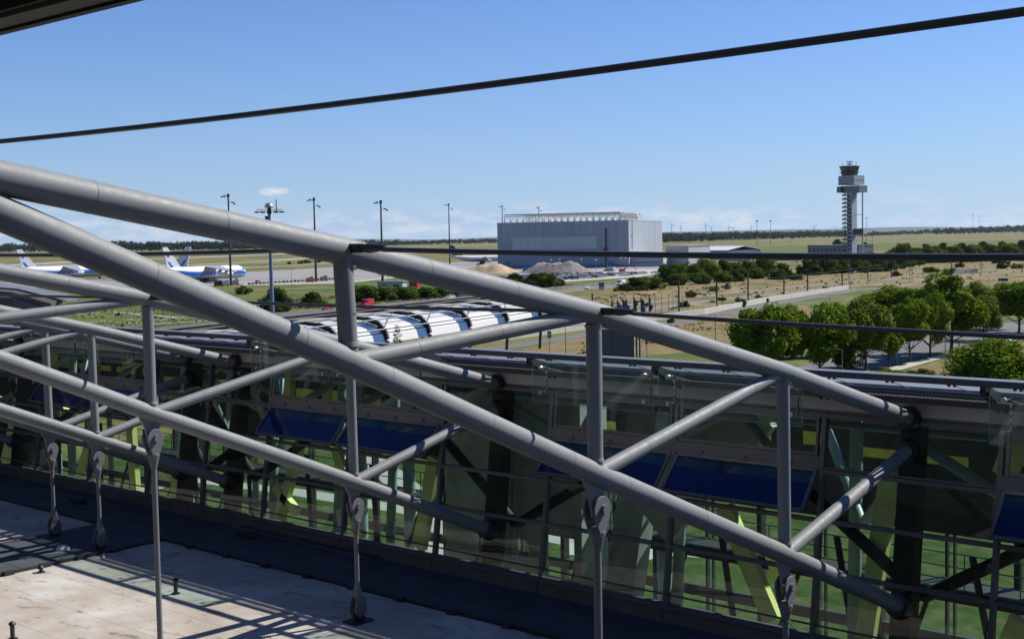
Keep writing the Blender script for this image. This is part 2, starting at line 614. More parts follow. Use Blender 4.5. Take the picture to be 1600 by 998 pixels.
# distant airfield (left, beyond the trusses)
sheet('grass', [(-60, 399), (300, 396), (800, 386), (800, 381), (300, 391), (-60, 396)], GR['base'])
strip('runway', [(-80, 419), (120, 409), (300, 402.5), (480, 395)], 60, M['runway'])
strip('runway', [(560, 388.2), (700, 384.6), (800, 381.6), (1000, 377)], 60, M['runway'])
strip('taxiway', [(380, 407), (420, 406), (540, 400), (700, 393), (800, 389)], 22, M['runway'])
sheet('apron', [(-60, 419), (160, 411), (230, 413.5), (150, 424), (-60, 433)], M['apron'])
strip('taxiway', [(300, 414), (420, 408), (560, 398), (700, 391.5)], 20, M['runway'])
strip('taxiway', [(370, 419), (480, 413), (560, 407)], 12, M['runway'])
sheet('apron', [(-60, 452), (-60, 441), (170, 436), (300, 430), (395, 424.5), (560, 415), (700, 410), (780, 407), (900, 404),
                (1010, 406), (1040, 420), (960, 424), (860, 431), (700, 424), (620, 431), (540, 439.5), (400, 443.5), (300, 447), (170, 448)], M['apron'])
strip('taxiway', [(1040, 378), (1200, 375), (1400, 370.5), (1640, 366)], 40, M['runway'])
strip('taxiway', [(1040, 384), (1180, 382), (1400, 377), (1640, 371.5)], 16, M['runway'])
sheet('grass', [(1120, 396), (1120, 386.5), (1240, 384), (1400, 380), (1640, 374), (1640, 380), (1400, 390), (1250, 396)], GR['green'])
sheet('service_road', [(380, 446), (380, 444), (540, 440), (620, 431.5), (700, 424.5), (700, 427), (620, 434), (540, 442.5)], M['path'])
# green field between the apron and the highway
sheet('grass', [(100, 470), (170, 452), (300, 449), (400, 446.5), (540, 443), (620, 434.5), (700, 428), (860, 434), (1000, 430), (1040, 428), (860, 449), (680, 470), (440, 496), (300, 505), (100, 505)], GR['green'])
sheet('bare_soil', [(380, 452.5), (460, 450), (530, 448.5), (450, 452.5), (400, 455)], GR['tan'])
# highway, two carriageways
strip('verge', [(150, 519), (437, 499), (675, 476), (867, 453), (1060, 435.5), (1240, 424)], 34, GR['dry'])
strip('highway', [(120, 530), (300, 516.5), (437, 503.5), (675, 480), (867, 455.5), (1060, 437.5), (1240, 427), (1290, 425)], 11.5, M['asphalt2'])
strip('highway', [(120, 513), (300, 500), (437, 491), (675, 469.5), (867, 449), (1060, 433), (1180, 425)], 9, M['asphalt2'])
for off in (-5.2, 5.2, 0):
    le, ri = clipg([(120, 530), (300, 516.5), (437, 503.5), (675, 480), (867, 455.5), (1060, 437.5), (1240, 427)], off, -off)
    b = MB()
    for i in range(len(le) - 1):
        n = max(1, int((le[i + 1] - le[i]).length / 12))
        for k in range(n):
            if off == 0 and 1:
                f0, f1 = k / n, (k + .45) / n
            else:
                f0, f1 = k / n, (k + 1) / n
            a, c = le[i].lerp(le[i + 1], f0), le[i].lerp(le[i + 1], f1)
            t = (c - a).normalized()
            s_ = Vector((-t.y, t.x, 0)) * .09
            up = Vector((0, 0, LV[0] + .02))
            b.quad(a - s_ + up, c - s_ + up, c + s_ + up, a + s_ + up)
    tag(b.build('road_marking', M['white']), kind='structure')
# rail corridor: dry embankment, dirt
sheet('dry_embankment', [(860, 470), (1000, 450), (1130, 436), (1240, 430), (1400, 417), (1600, 405), (1640, 402), (1640, 445), (1500, 447),
                         (1330, 449), (1200, 466), (1060, 489), (930, 508), (760, 530), (760, 490)], GR['dry'])
strip('rail_track', [(700, 530), (930, 495), (1110, 470), (1200, 460), (1330, 447), (1500, 432), (1640, 420)], 5, M['gravel'])
strip('rail_track', [(930, 484), (1110, 461), (1200, 452), (1330, 440), (1500, 426), (1640, 414)], 5, M['gravel'])
strip('dirt_track', [(1000, 452), (1100, 449), (1200, 441), (1300, 434), (1440, 420), (1600, 408)], 3.0, GR['tan'])
# field between the retaining wall and the avenue
sheet('grass', [(700, 560), (760, 545), (915, 522), (1100, 497), (1330, 456), (1640, 440), (1640, 640), (1000, 640), (700, 600)], GR['green'])
sheet('tan_field', [(990, 560), (930, 560), (860, 590), (700, 600), (760, 556), (900, 530), (960, 525), (1060, 505), (1150, 490), (1260, 478), (1290, 500), (1120, 545)], GR['tan'])
strip('service_road', [(690, 560), (760, 547), (915, 524), (1100, 498), (1200, 477), (1330, 454.5), (1420, 448), (1520, 446), (1640, 447)], 6.5, M['asphalt'])
strip('road', [(1100, 660), (1180, 604), (1290, 580), (1400, 552), (1500, 527), (1600, 508), (1700, 495)], 13, M['asphalt'])
strip('pavement', [(1340, 598), (1400, 577), (1450, 563), (1500, 551), (1560, 536), (1640, 520)], 2.6, M['path'])
sheet('tan_field', [(1440, 600), (1420, 578), (1500, 556), (1600, 534), (1700, 520), (1700, 620)], GR['tan'])
sheet('parking_ground', [(780, 440), (800, 428), (900, 424), (1030, 421), (1045, 426), (1000, 433), (880, 441)], M['path'])
# land seen through the glazed hall, and on its left
sheet('lawn', [(150, 700), (500, 640), (1000, 650), (1700, 660), (1700, 1300), (900, 1300), (100, 1050), (0, 800)], GR['lawn'])
strip('pavement', [(60, 800), (300, 752), (470, 772), (640, 800), (900, 850), (1100, 868)], 2.6, M['path'])
strip('pavement', [(560, 700), (640, 770), (690, 840), (700, 960)], 3, M['path'])
sheet('path', [(880, 852), (960, 850), (1090, 866), (1000, 880), (890, 870)], M['kerb'])
sheet('wild_meadow', [(-60, 470), (100, 462), (220, 478), (430, 505), (430, 545), (100, 540), (-60, 520)], GR['green'])
strip('path', [(120, 492), (170, 487.5), (230, 493), (280, 497), (250, 501), (200, 500)], 4, M['apron'])
strip('path', [(80, 512), (160, 503), (240, 507), (330, 502)], 2, M['path'])

def tufts(name, poly, n, size, mt, label, seed, hmul=1.0):
    """tall grass and weeds as small blade clumps over a ground polygon"""
    rnd = random.Random(seed)
    b = MB()
    xs = [q[0] for q in poly]
    ys_ = [q[1] for q in poly]
    k = 0
    while k < n:
        x, y = rnd.uniform(min(xs), max(xs)), rnd.uniform(min(ys_), max(ys_))
        ins = False
        for (xa, ya), (xb, yb) in zip(poly, poly[1:] + poly[:1]):
            if (ya > y) != (yb > y) and x < (xb - xa) * (y - ya) / (yb - ya) + xa: ins = not ins
        if not ins: continue
        p = G(x, y)
        if noise.noise(p * .035) + .35 * rnd.random() < .05: k += .2; continue
        k += 1
        s_ = size * rnd.uniform(.5, 1.4)
        for j in range(3):
            a = rnd.uniform(0, 3.14)
            d = Vector((math.cos(a), math.sin(a), 0)) * s_ * .6
            o_ = Vector((rnd.uniform(-1, 1), rnd.uniform(-1, 1), 0)) * s_ * .6
            b.add([p + o_ - d, p + o_ + d, p + o_ + d * .6 + Vector((0, 0, s_ * hmul)), p + o_ - d * .7 + Vector((0, 0, s_ * hmul * rnd.uniform(.6, 1)))], [(0, 1, 2, 3)])
    o = b.build(name, mt)
    tag(o, label, 'grass', kind='stuff')


L_['straw'] = leafmat('straw blades', (.13, .10, .045), (.36, .28, .15))
L_['weed'] = leafmat('weed blades', (.06, .085, .02), (.17, .17, .05))
EMB = [(930, 466), (1000, 452), (1130, 438), (1240, 431), (1400, 418), (1600, 407), (1600, 438), (1500, 444), (1330, 446), (1200, 462), (1060, 484), (930, 503)]
tufts('tall_grass', EMB, 420, .7, L_['weed'], 'green weeds growing among the dry grass of the railway embankment', 2, .8)
tufts('tall_grass', [(960, 560), (900, 560), (915, 530), (1060, 508), (1150, 492), (1260, 480), (1300, 500), (1200, 560)], 1500, .3, L_['weed'], 'green and yellow grass tufts on the field beside the avenue', 3)
tufts('tall_grass', [(110, 485), (230, 480), (430, 508), (400, 540), (120, 530)], 1400, .4, L_['weed'], 'weedy grass tufts on the meadow at the left below the aircraft', 4)
tufts('tall_grass', [(400, 470), (520, 462), (700, 449), (860, 440), (900, 447), (680, 468), (520, 481), (400, 489)], 1800, .6, L_['straw'], 'dry grass tufts on the verge above the highway', 5, .8)

# retaining wall along the railway cutting
le, ri = clipg([(690, 549), (760, 535), (915, 514.5), (1100, 491), (1200, 471.5), (1325, 451.5)], .25, .25)
b = MB()
for i in range(len(le) - 1):
    up = Vector((0, 0, 1.6))
    b.add([le[i], le[i + 1], ri[i + 1], ri[i], le[i] + up, le[i + 1] + up, ri[i + 1] + up, ri[i] + up],
          [(0, 1, 5, 4), (1, 2, 6, 5), (2, 3, 7, 6), (3, 0, 4, 7), (4, 5, 6, 7)])
    n = int((le[i + 1] - le[i]).length / 6)
    for k in range(n):
        p = le[i].lerp(le[i + 1], k / n)
        b.box(p + Vector((0, 0, 1.9)), (.08, .08, 1.3), mi=1)
    b.beam(le[i] + Vector((0, 0, 2.6)), le[i + 1] + Vector((0, 0, 2.6)), .06, .06, mi=1)
tag(b.build('retaining_wall', [M['kerb'], M['mast']]), 'long pale concrete wall with thin railing beside the service road and railway', 'wall')


def guard(pts, label):
    le, ri = clipg(pts, 0, 0)
    b = MB()
    q = MB()
    for i in range(len(le) - 1):
        b.beam(le[i] + Vector((0, 0, .72)), le[i + 1] + Vector((0, 0, .72)), .32, .08)
        n = int((le[i + 1] - le[i]).length / 5)
        for k in range(n):
            q.box(le[i].lerp(le[i + 1], k / n) + Vector((0, 0, .35)), (.12, .12, .7))
    e_ = empty('guard_rail', le[0])
    tag(e_, label, 'guard rail')
    o = b.build('rail', M['mast'], e_, loc=(0, 0, 0))
    o.location = -le[0]
    o = q.build('post', M['mast'], e_, loc=(0, 0, 0))
    o.location = -le[0]
    o['kind'] = 'stuff'


guard([(300, 503), (437, 494.5), (675, 472.8), (867, 451), (1060, 434)], 'far steel guard rail between the two highway carriageways')
guard([(120, 522), (300, 509), (437, 497.5), (675, 475.5), (867, 453), (1060, 435.5)], 'near steel guard rail of the highway closest to the vaulted canopy')

# ------------------------------------------------------------------ hills and far woods
b = MB()
pts = []
for i in range(61):
    x = -250 + i * 36
    d = 13500
    v = ray(x, 380)
    h_ = math.hypot(v.x, v.y)
    p = Vector((CAM.x + v.x / h_ * d, CAM.y + v.y / h_ * d, 0))
    hh = 34 + 26 * noise.noise(Vector((i * .21, 3, 0))) + (22 if x > 1000 else 0)
    pts.append((p, max(12, hh)))
for (a, ha), (c, hc) in zip(pts, pts[1:]):
    u = Vector((0, 0, 1))
    back = (a - CAM).normalized() * 2500
    bc = (c - CAM).normalized() * 2500
    b.quad(a, c, c + bc * .4 + u * hc, a + back * .4 + u * ha)
    b.quad(a + back * .4 + u * ha, c + bc * .4 + u * hc, c + bc, a + back)
tag(b.build('hills', mat('far hills', (.07, .10, .085), .9, var=.2, vscale=.002)), kind='structure')


def leaves(b, c, rad, n, size, rnd, mi=0, clumps=9, shell=.55, low=False, cr_=(.26, .48)):
    """leaf-sized faces spread in overlapping clumps through an uneven crown"""
    c = Vector(c)
    cs = []
    for i in range(clumps):
        while True:
            v = Vector((rnd.uniform(-1, 1), rnd.uniform(-1, 1), rnd.uniform(-.85, 1)))
            if (math.hypot(v.x, v.y) < (1 if v.z < .2 else 1.05 - v.z * .6)) if low else v.length < 1: break
        v *= .70
        cs.append((Vector((v.x * rad[0], v.y * rad[1], v.z * rad[2])), rnd.uniform(*cr_)))
    for i in range(n):
        cc, cr = cs[rnd.randrange(clumps)]
        v = Vector((rnd.gauss(0, 1), rnd.gauss(0, 1), rnd.gauss(0, 1))).normalized()
        k = cr * (shell + (1 - shell) * rnd.random()) * rnd.uniform(.85, 1.18)
        p = c + cc + Vector((v.x * rad[0] * k, v.y * rad[1] * k, v.z * rad[2] * k))
        nn = (v + Vector((rnd.gauss(0, .6), rnd.gauss(0, .6), rnd.gauss(.25, .6)))).normalized()
        t = nn.orthogonal().normalized()
        t = Matrix.Rotation(rnd.uniform(0, 6.28), 3, nn) @ t
        w = nn.cross(t)
        s_ = size * rnd.uniform(.6, 1.3)
        b.add([p - t * s_, p - w * s_ * .6, p + t * s_, p + w * s_ * .6], [(0, 1, 2, 3)], mi)


def far_wood(name, spans, lf, label):
    rnd = random.Random(name)
    b = MB()
    for (x0, x1, yb0, yb1, h0, h1, step) in spans:
        x = x0
        while x < x1:
            t = (x - x0) / (x1 - x0)
            yb = yb0 + (yb1 - yb0) * t
            p = G(x, yb)
            d = (p - CAM).length
            hh = (h0 + (h1 - h0) * t) * d / FPX * rnd.uniform(.75, 1.12)
            w = hh * rnd.uniform(.42, .75)
            p = p + (p - CAM).normalized() * rnd.uniform(0, 60)
            p.z = 0
            leaves(b, p + Vector((0, 0, hh * .5)), (w, w, hh * .52), 80, hh * .12, rnd, clumps=6, shell=.75)
            x += step * .62 * rnd.uniform(.6, 1.2)
    o = b.build(name, lf)
    tag(o, label, 'trees', kind='stuff')


far_wood('far_woodland', [(-30, 180, 394.5, 392.5, 13.5, 13, 3.2), (170, 400, 392.8, 390.2, 15, 14, 3.0), (300, 620, 390.5, 383.5, 12, 9, 3.2), (560, 790, 385, 379.3, 7.5, 8, 3.0)], L_['far'],
         'dark far-off woodland along the horizon beyond the airfield at left')
far_wood('far_woodland', [(1030, 1330, 379.5, 370.0, 15, 10, 3.2), (1030, 1320, 374, 368, 10, 8, 3.0), (1320, 1480, 371, 364.5, 8, 7, 3.2), (1460, 1640, 366.5, 362, 9, 13, 3.2)], L_['far'],
         'dark far-off woodland along the horizon right of the hangar')

# ------------------------------------------------------------------ trees
TREES = {}


def tree_proto(key, lf, rad, trunk_h, n, size, seed, clumps=11, low=False):
    rnd = random.Random(seed)
    root = empty('tree' if trunk_h > .8 else 'bush', (0, 0, -500))
    t = MB()
    top = trunk_h + rad[2] * 1.1
    tw = [(0, 0, 0), (.05, .02, trunk_h * .5), (.1, -.05, trunk_h), (.02, .1, top * .8)]
    t.tube(tw, [.22, .17, .15, .05] if trunk_h > .8 else [.12, .1, .08, .03], 8)
    for k in range(7):
        a = k * 2.4 + rnd.random()
        z0 = trunk_h * (.75 + .06 * k)
        ln = rad[0] * rnd.uniform(.5, .8)
        t.tube([(0.05, 0, z0), (math.cos(a) * ln * .5, math.sin(a) * ln * .5, z0 + ln * .35), (math.cos(a) * ln, math.sin(a) * ln, z0 + ln * .9)], [.09, .06, .02], 6)
    t.build('trunk', M['bark'], root)
    c = MB()
    leaves(c, (0, 0, trunk_h + rad[2] * (.80 if low else .9)), rad, n, size, rnd, clumps=clumps, low=low, cr_=(.26, .48) if low else (.15, .36))
    c.build('crown', lf, root)
    root['used'] = 0
    TREES[key] = root
    return root


BASEH = {}
for i, (k, lf) in enumerate([('a', 'avenue'), ('b', 'avenue'), ('c', 'olive'), ('d', 'avenue')]):
    tree_proto(k, L_[lf], (4.5, 4.5, 5.2), 2.4, 15000, .24, 11 + i, clumps=34)
    BASEH[k] = (2.6 + 5.0 * 1.75, 8.6)
for i, (k, lf) in enumerate([('m1', 'mid'), ('m2', 'dark'), ('m3', 'mid'), ('m4', 'olive')]):
    tree_proto(k, L_[lf], (4.5, 4.5, 4.6), .3, 4200, .42, 31 + i, clumps=24, low=True)
    BASEH[k] = (.3 + 4.6 * 1.75, 8.2)
for i, (k, lf) in enumerate([('s1', 'mid'), ('s2', 'avenue'), ('s3', 'dark')]):
    tree_proto(k, L_[lf], (2.4, 2.4, 1.9), .1, 1400, .27, 51 + i, clumps=12, low=True)
    BASEH[k] = (.4 + 1.9 * 1.75, 4.8)


def put_tree(key, x, yb, ytop, wpx, label, cat, group, name='tree', dist=None, rnd=random.Random(5)):
    p = G(x, yb) if dist is None else gdir(x, yb, dist)
    d = (p - CAM).length
    h = hgt(p, x, ytop)
    w = wpx * 1.14 * d / FPX
    src = TREES[key]
    if src['used'] == 0:
        o = src
    else:
        o = copy_tree(src)
    src['used'] = 1
    o.name = name
    o.location = p
    o.rotation_euler = (0, 0, rnd.uniform(0, 6.28))
    H0, W0 = BASEH[key]
    o.scale = (w / W0, w / W0, h / H0)
    tag(o, label, cat, group)
    return o


A_ = 'leafy green tree in the avenue row beside the road behind the hall'
avn = [('a', 1192, 606, 477, 98, 'broad green tree at the left end of the avenue, its trunk hidden by the eave'),
       ('b', 1282, 594, 477, 94, 'bright green avenue tree second from the left behind the eave rail'),
       ('c', 1353, 580, 466, 84, 'yellowish green avenue tree third from the left with a bare dark trunk'),
       ('d', 1388, 575, 505, 46, 'small round-topped avenue tree squeezed between two taller ones'),
       ('a', 1422, 567, 470, 66, 'avenue tree with a tall bare trunk beside the dappled verge'),
       ('b', 1453, 560, 458, 66, 'avenue tree fifth along, its crown merging with the biggest one'),
       ('d', 1486, 553, 430, 108, 'biggest and darkest green tree of the avenue, spreading above its neighbours'),
       ('c', 1537, 532, 462, 62, 'pale olive avenue tree with a round crown near the right edge'),
       ('a', 1592, 520, 442, 74, 'avenue tree cut off by the right edge of the picture'),
       ('b', 1390, 505, 447, 84, 'green tree behind the avenue, in front of the curved service road'),
       ('c', 1530, 492, 440, 56, 'tree behind the avenue row above the round olive tree'),
       ('d', 1580, 490, 442, 70, 'dense tree behind the avenue row at the right edge'),
       ('b', 1242, 560, 478, 60, 'green tree behind the gap between the first two avenue trees'),
       ('a', 1318, 556, 474, 62, 'green tree behind the gap between the second and third avenue trees'),
       ('d', 1432, 530, 452, 70, 'leafy tree rising behind the trees with tall bare trunks'),
       ('a', 1560, 515, 450, 60, 'leafy tree behind the gap near the right edge'),
       ('m4', 1235, 560, 500, 44, 'low tree filling the gap between the first two avenue trees'),
       ('m1', 1322, 575, 500, 46, 'shaded tree between the second and third avenue trees')]
for k, x, yb, yt, w, lb in avn:
    put_tree(k, x, yb, yt, w, lb, 'tree', 'trees of the avenue behind the hall')
# big round tree just past the eave at right
tree_proto('big', L_['avenue'], (4.6, 4.6, 4.2), .6, 20000, .17, 77, clumps=50, low=True)
BASEH['big'] = (.6 + 4.2 * 1.75, 9.2)
put_tree('big', 1553, 612, 524, 142, 'big round dense bright green tree rising just above the eave at the right', 'tree', None)
for k, x, yb, yt, w in [('s2', 1385, 590, 571, 46), ('s1', 1440, 588, 573, 40), ('s2', 1400, 592, 576, 40)]:
    put_tree(k, x, yb, yt, w, 'low light green hedge bush above the eave rail near the pavement', 'bush', 'hedge bushes above the eave', 'bush')

G1 = 'trees between the parked cars and the railway'
for i, (x, yb, yt, w) in enumerate([(1038, 441, 412, 34), (1058, 443, 410, 34), (1082, 440, 408, 30), (1104, 437, 405, 34), (1128, 436, 404, 30), (1150, 435, 408, 28), (1168, 434, 403, 26),
                                    (1196, 432, 401, 34), (1220, 436, 410, 30), (1060, 446, 425, 30), (1092, 444, 424, 34), (1130, 441, 424, 30), (1150, 440, 420, 26), (1215, 437, 420, 26), (1180, 436, 418, 26)]):
    put_tree(['m2', 'm1', 'm3', 'm4'][i % 4], x, yb, yt, w, 'rounded tree in the dense clump between the hangar sheds and the railway embankment', 'tree', G1)
G2 = 'trees in the row below the control tower'
for i, (x, yb, yt, w) in enumerate([(1258, 428, 404, 26), (1280, 428, 398, 30), (1270, 430, 412, 26), (1300, 428, 402, 28), (1318, 427, 405, 26), (1340, 426, 398, 30), (1362, 425, 400, 28), (1385, 424, 400, 28), (1400, 420, 398, 26),
                                    (1330, 415, 395, 30), (1300, 413, 396, 28), (1360, 412, 393, 26), (1390, 412, 392, 28), (1415, 417, 402, 26), (1425, 414, 392, 34), (1412, 411, 378, 26)]):
    put_tree(['m2', 'm3', 'm2', 'm1'][i % 4], x, yb, yt, w, 'dark rounded tree in the long row below the control tower', 'tree', G2)
G3 = 'trees along the right side beyond the railway'
for i in range(16):
    x = 1440 + i * 12
    yb = 411 - i * .3
    put_tree(['m3', 'm1', 'm2', 'm4'][i % 4], x, yb, yb - [20, 26, 23, 18, 28][i % 5], 24, 'mid green tree in the row along the right side beyond the railway', 'tree', G3)
for i in range(15):
    x = 1400 + i * 15
    yb = 397 - i * .5
    put_tree(['m3', 'm2'][i % 2], x, yb, yb - [12, 16, 10, 15][i % 4], 20, 'small far tree behind the row on the right side, below the field', 'tree', 'far trees on the right')
G4 = 'bushes beside the highway'
for k, x, yb, yt, w, lb in [('m2', 428, 487, 447, 48, 'rounded dark green bush beside the radar dome mast'),
                            ('m2', 490, 480, 455, 40, 'round dark bush standing alone left of the steel post'),
                            ('m1', 566, 472, 444, 48, 'green bush at the left end of the hedge behind the red van'),
                            ('m3', 600, 470, 445, 44, 'green bush of the highway hedge right behind the red van'), ('m1', 632, 468, 446, 44, 'bush in the highway hedge below the white cabin'),
                            ('m3', 665, 465.5, 446, 40, 'bush in the highway hedge below the red container'), ('m2', 692, 463.5, 448, 34, 'darker bush near the right end of the highway hedge'),
                            ('m2', 715, 462, 449, 26, 'last bush of the highway hedge before it passes behind the steel chord'),
                            ('s1', 381, 460, 444, 28, 'small round bush near the parked cargo aircraft'),
                            ('m2', 803, 446, 426, 34, 'bush left of the crowded car park'), ('m2', 832, 447, 426, 34, 'dark tall bush between hangar heap and highway'),
                            ('m1', 855, 449, 424, 34, 'tall bush in front of the grey gravel heap'), ('m3', 875, 448, 435, 16, 'small round bush at the end of the clump before the car park'),
                            ('m2', 990, 454, 432, 46, 'round bush at the left of the clump below the car park'), ('m1', 1015, 453, 431, 44, 'round bush at the right of the clump below the car park'),
                            ('s2', 968, 455, 445, 18, 'small yellow green bush left of the round clump below the car park')]:
    put_tree(k, x, yb, yt, w, lb, 'bush', G4, 'bush')
for i, (x, yb, s_) in enumerate([(1070, 480, 12), (1128, 470, 9), (1153, 479, 16), (1080, 465, 14), (1115, 455, 12), (1185, 466, 7), (1244, 438, 14), (1455, 426, 14), (1570, 420, 14), (1500, 418, 10), (1590, 420, 12),
                                 (1195, 472, 8), (1135, 452, 10), (1290, 452, 7), (1400, 432, 10), (1560, 412, 12), (1480, 430, 16), (452, 413, 5), (470, 412, 6), (480, 411, 8), (500, 410, 7), (160, 480, 8), (200, 474, 10), (260, 478, 9), (185, 494, 6), (1010, 478, 8), (1050, 505, 9)]):
    put_tree(['s1', 's2', 's3'][i % 3], x, yb, yb - s_, s_ * 1.5, 'small shrub scattered on the dry ground around the railway and airfield', 'shrub', 'scattered small shrubs', 'shrub')
for x, yb, yt, w in [(1077, 377, 364, 20), (1310, 384, 373, 15), (1352, 384, 378, 8)]:
    put_tree('m2', x, yb, yt, w, {1077: 'dark round tree standing alone on the airfield right of the hangar', 1310: 'dark tree just left of the control tower shaft', 1352: 'tiny tree right of the control tower foot'}[x], 'tree', None)
for k, o in TREES.items():
    if o['used'] == 0:
        for c in kids(o): bpy.data.objects.remove(c)
        bpy.data.objects.remove(o)
    else:
        pass
for o in bpy.data.objects:
    if 'used' in o.keys():
        del o['used']
# ------------------------------------------------------------------ flat roof below the trusses
ZR = 13.53


def FY(z): return (z - 18.94) * .133


b = MB()
b.box((-33, -14.2, ZR - .6), (54, 27.0, 1.2))
root_ = b.build('roof_deck', M['membrane'])
tag(root_, 'flat beige stained membrane roof at the foot of the glass hall', 'roof')
b = MB()
b.box((15.02, -14.2, ZR - .61), (42, 27.0, 1.2))  # unseen dark deck, added to cut light bouncing up to the trusses
b.build('unseen_dark_deck', M['mat_'], root_)
# upstand seam running parallel with the hall
e_ = root_
b = MB()
for x0, x1 in ((-23.4, -2.0),):
    b.tube([(x0, -5.62, ZR + .02), (x0 + .5, -5.95, ZR + .01), (x1, -5.95, ZR + .01)], .05, 10)
b.build('seam_upstand', M['pale'], e_)
# walkway pads: one strip along the hall, one across the joint
b = MB()
x = -60.0
rnd = random.Random(3)
while x < 34:
    for k, (y0, y1) in enumerate(((-3.32, -2.45), (-2.43, -1.62), (-1.60, -.92))):
        b.box((x + .6, (y0 + y1) / 2, ZR + .03 + rnd.uniform(-.004, .004)), (1.185, y1 - y0, .05))
    x += 1.2
y = -3.34
while y > -27:
    for x0 in (-27.4, -26.13, -24.86):
        b.box((x0 + .625, y - .6, ZR + .03 + rnd.uniform(-.004, .004)), (1.235, 1.185, .05))
    y -= 1.2
b.build('walkway_pad', M['mat_'], e_)
b = MB()
b.box((-43.8, -3.42, ZR + .04), (32.7, .07, .09))
b.box((5.6, -3.42, ZR + .04), (58.3, .07, .09))
b.box((-23.55, -15.4, ZR + .04), (.07, 23.9, .09))
for i in range(24):
    b.box((-22 + i * 1.9, -3.47, ZR + .06), (.28, .18, .11))
for i in range(10):
    b.box((-23.5, -5.2 - i * 1.15, ZR + .06), (.18, .3, .11))
b.build('edge_strip', M['darksteel'], e_)


def vent(x, y, h, label):
    r_ = empty('roof_vent', (x, y, ZR))
    b = MB()
    b.tube([(0, 0, -.02), (0, 0, h)], .055, 14)
    b.tube([(0, 0, 0), (0, 0, .025)], .12, 14)
    b.build('pipe', M['darksteel'], r_)
    b = MB()
    b.tube([(0, 0, h), (0, 0, h + .05), (0, 0, h + .09)], [.085, .08, .02], 14)
    b.build('cap', M['darksteel'], r_)
    tag(r_, label, 'vent')


vent(-17.86, -6.76, .36, 'dark capped vent pipe on the roof between the hanger rods, near the shadow edge')
vent(-17.56, -11.56, .36, 'dark capped vent pipe on the sunlit roof at the bottom left corner')
vent(-23.0, -7.9, .12, 'short vent stub beside the walkway pads on the sunlit roof')
b = MB()
b.tube([(0, 0, 0), (0, 0, .05), (0, 0, .12), (0, 0, .14)], [.22, .21, .14, .02], 18)
o = b.build('roof_drain', M['white'], loc=None)
o.location = (-24.9, -6.15, ZR + .05)
tag(o, 'round white domed roof drain between the two leftmost hanger bases', 'drain')
# ladder lying by the sill
r_ = empty('ladder', (-22.9, -.98, ZR + .09))
r_.rotation_euler = (0, 0, -.012)
for yy in (-.17, .17):
    b = MB()
    b.box((3.35, yy, .03), (6.7, .035, .075))
    b.build('rail', M['frame'], r_)
for i in range(23):
    b = MB()
    b.tube([(.15 + i * .29, -.17, .03), (.15 + i * .29, .17, .03)], .016, 8)
    b.build('rung', M['frame'], r_)
tag(r_, 'long aluminium ladder lying on the dark walkway pads below the glazing', 'ladder')
# loose cable offcuts
for i, (x, y) in enumerate([(-31.2, -2.1), (-21.6, -1.6)]):
    b = MB()
    rr = random.Random(i)
    for k in range(5):
        p = Vector((x, y, ZR + .09)) + Vector((rr.uniform(-.2, .2), rr.uniform(-.15, .15), k * .02))
        b.box(p, (.8, .09, .05), rr.uniform(-.4, .4))
    tag(b.build('debris', M['framedark']), ['small heap of dark slats on the pads near the leftmost rods', 'small heap of dark slats on the pads left of the ladder'][i], 'debris')

# ------------------------------------------------------------------ terminal behind the camera (seen in reflections and at the top left)
T_ = empty('terminal_building', (0, -27.2, ZR))
tag(T_, 'terminal wing whose dark beige eave board cuts the top left corner', 'building')


def part(b, name, mt, parent, **k):
    o = b.build(name, mt, parent, **k)
    o.location = o.location - Vector(parent.location) if parent.rotation_euler.z == 0 else o.location
    return o


b = MB()
b.box((-5, -31, 23.5), (150, 7, 21))  # unseen wall, raised higher to block sky fill from behind
b.box((-5, -27.9, 30.5), (150, 1.4, 3))
b.box((-50, -14.5, 22.5), (6, 25.8, 19))  # unseen left wing, added to block sky light on the posts
part(b, 'wall', M['bwall'], T_)
for i in range(18):
    b = MB()
    b.box((-52 + i * 6, -27.46, 16.6), (5.2, .12, 3.2))
    b.box((-52 + i * 6, -27.46, 21.4), (5.2, .12, 3.6))
    b.box((-52 + i * 6, -27.46, 25.9), (5.2, .12, 2.6))
    part(b, 'window', M['bglass'], T_)
b = MB()
b.box((10.9, -25.75, 23.95), (11.4, 3.5, .28))
part(b, 'eave_soffit', M['soffit'], T_)
b = MB()
b.box((10.9, -24.02, 23.80), (11.4, .035, .10), mi=0)
b.box((10.9, -24.09, 23.785), (11.4, .10, .05), mi=1)
b.box((10.9, -24.155, 23.80), (11.4, .02, .05), mi=0)
part(b, 'eave_trim', [M['soffitd'], M['soffit']], T_)

# ------------------------------------------------------------------ glass hall
H_ = empty('glass_hall', (-2, 0, 0))
tag(H_, 'long glazed hall with tilted green glass, open blue vent windows and lime struts', 'building')
X0, X1 = -52.8, 14.0
YB = 8.6       # rear face
levels = [13.97, 15.38, 16.52, 17.62, 18.86]


def hp(b, name, mt, parent=None, **k):
    o = b.build(name, mt, parent or H_, **k)
    if parent is None:
        o.location = -Vector(H_.location)
    return o


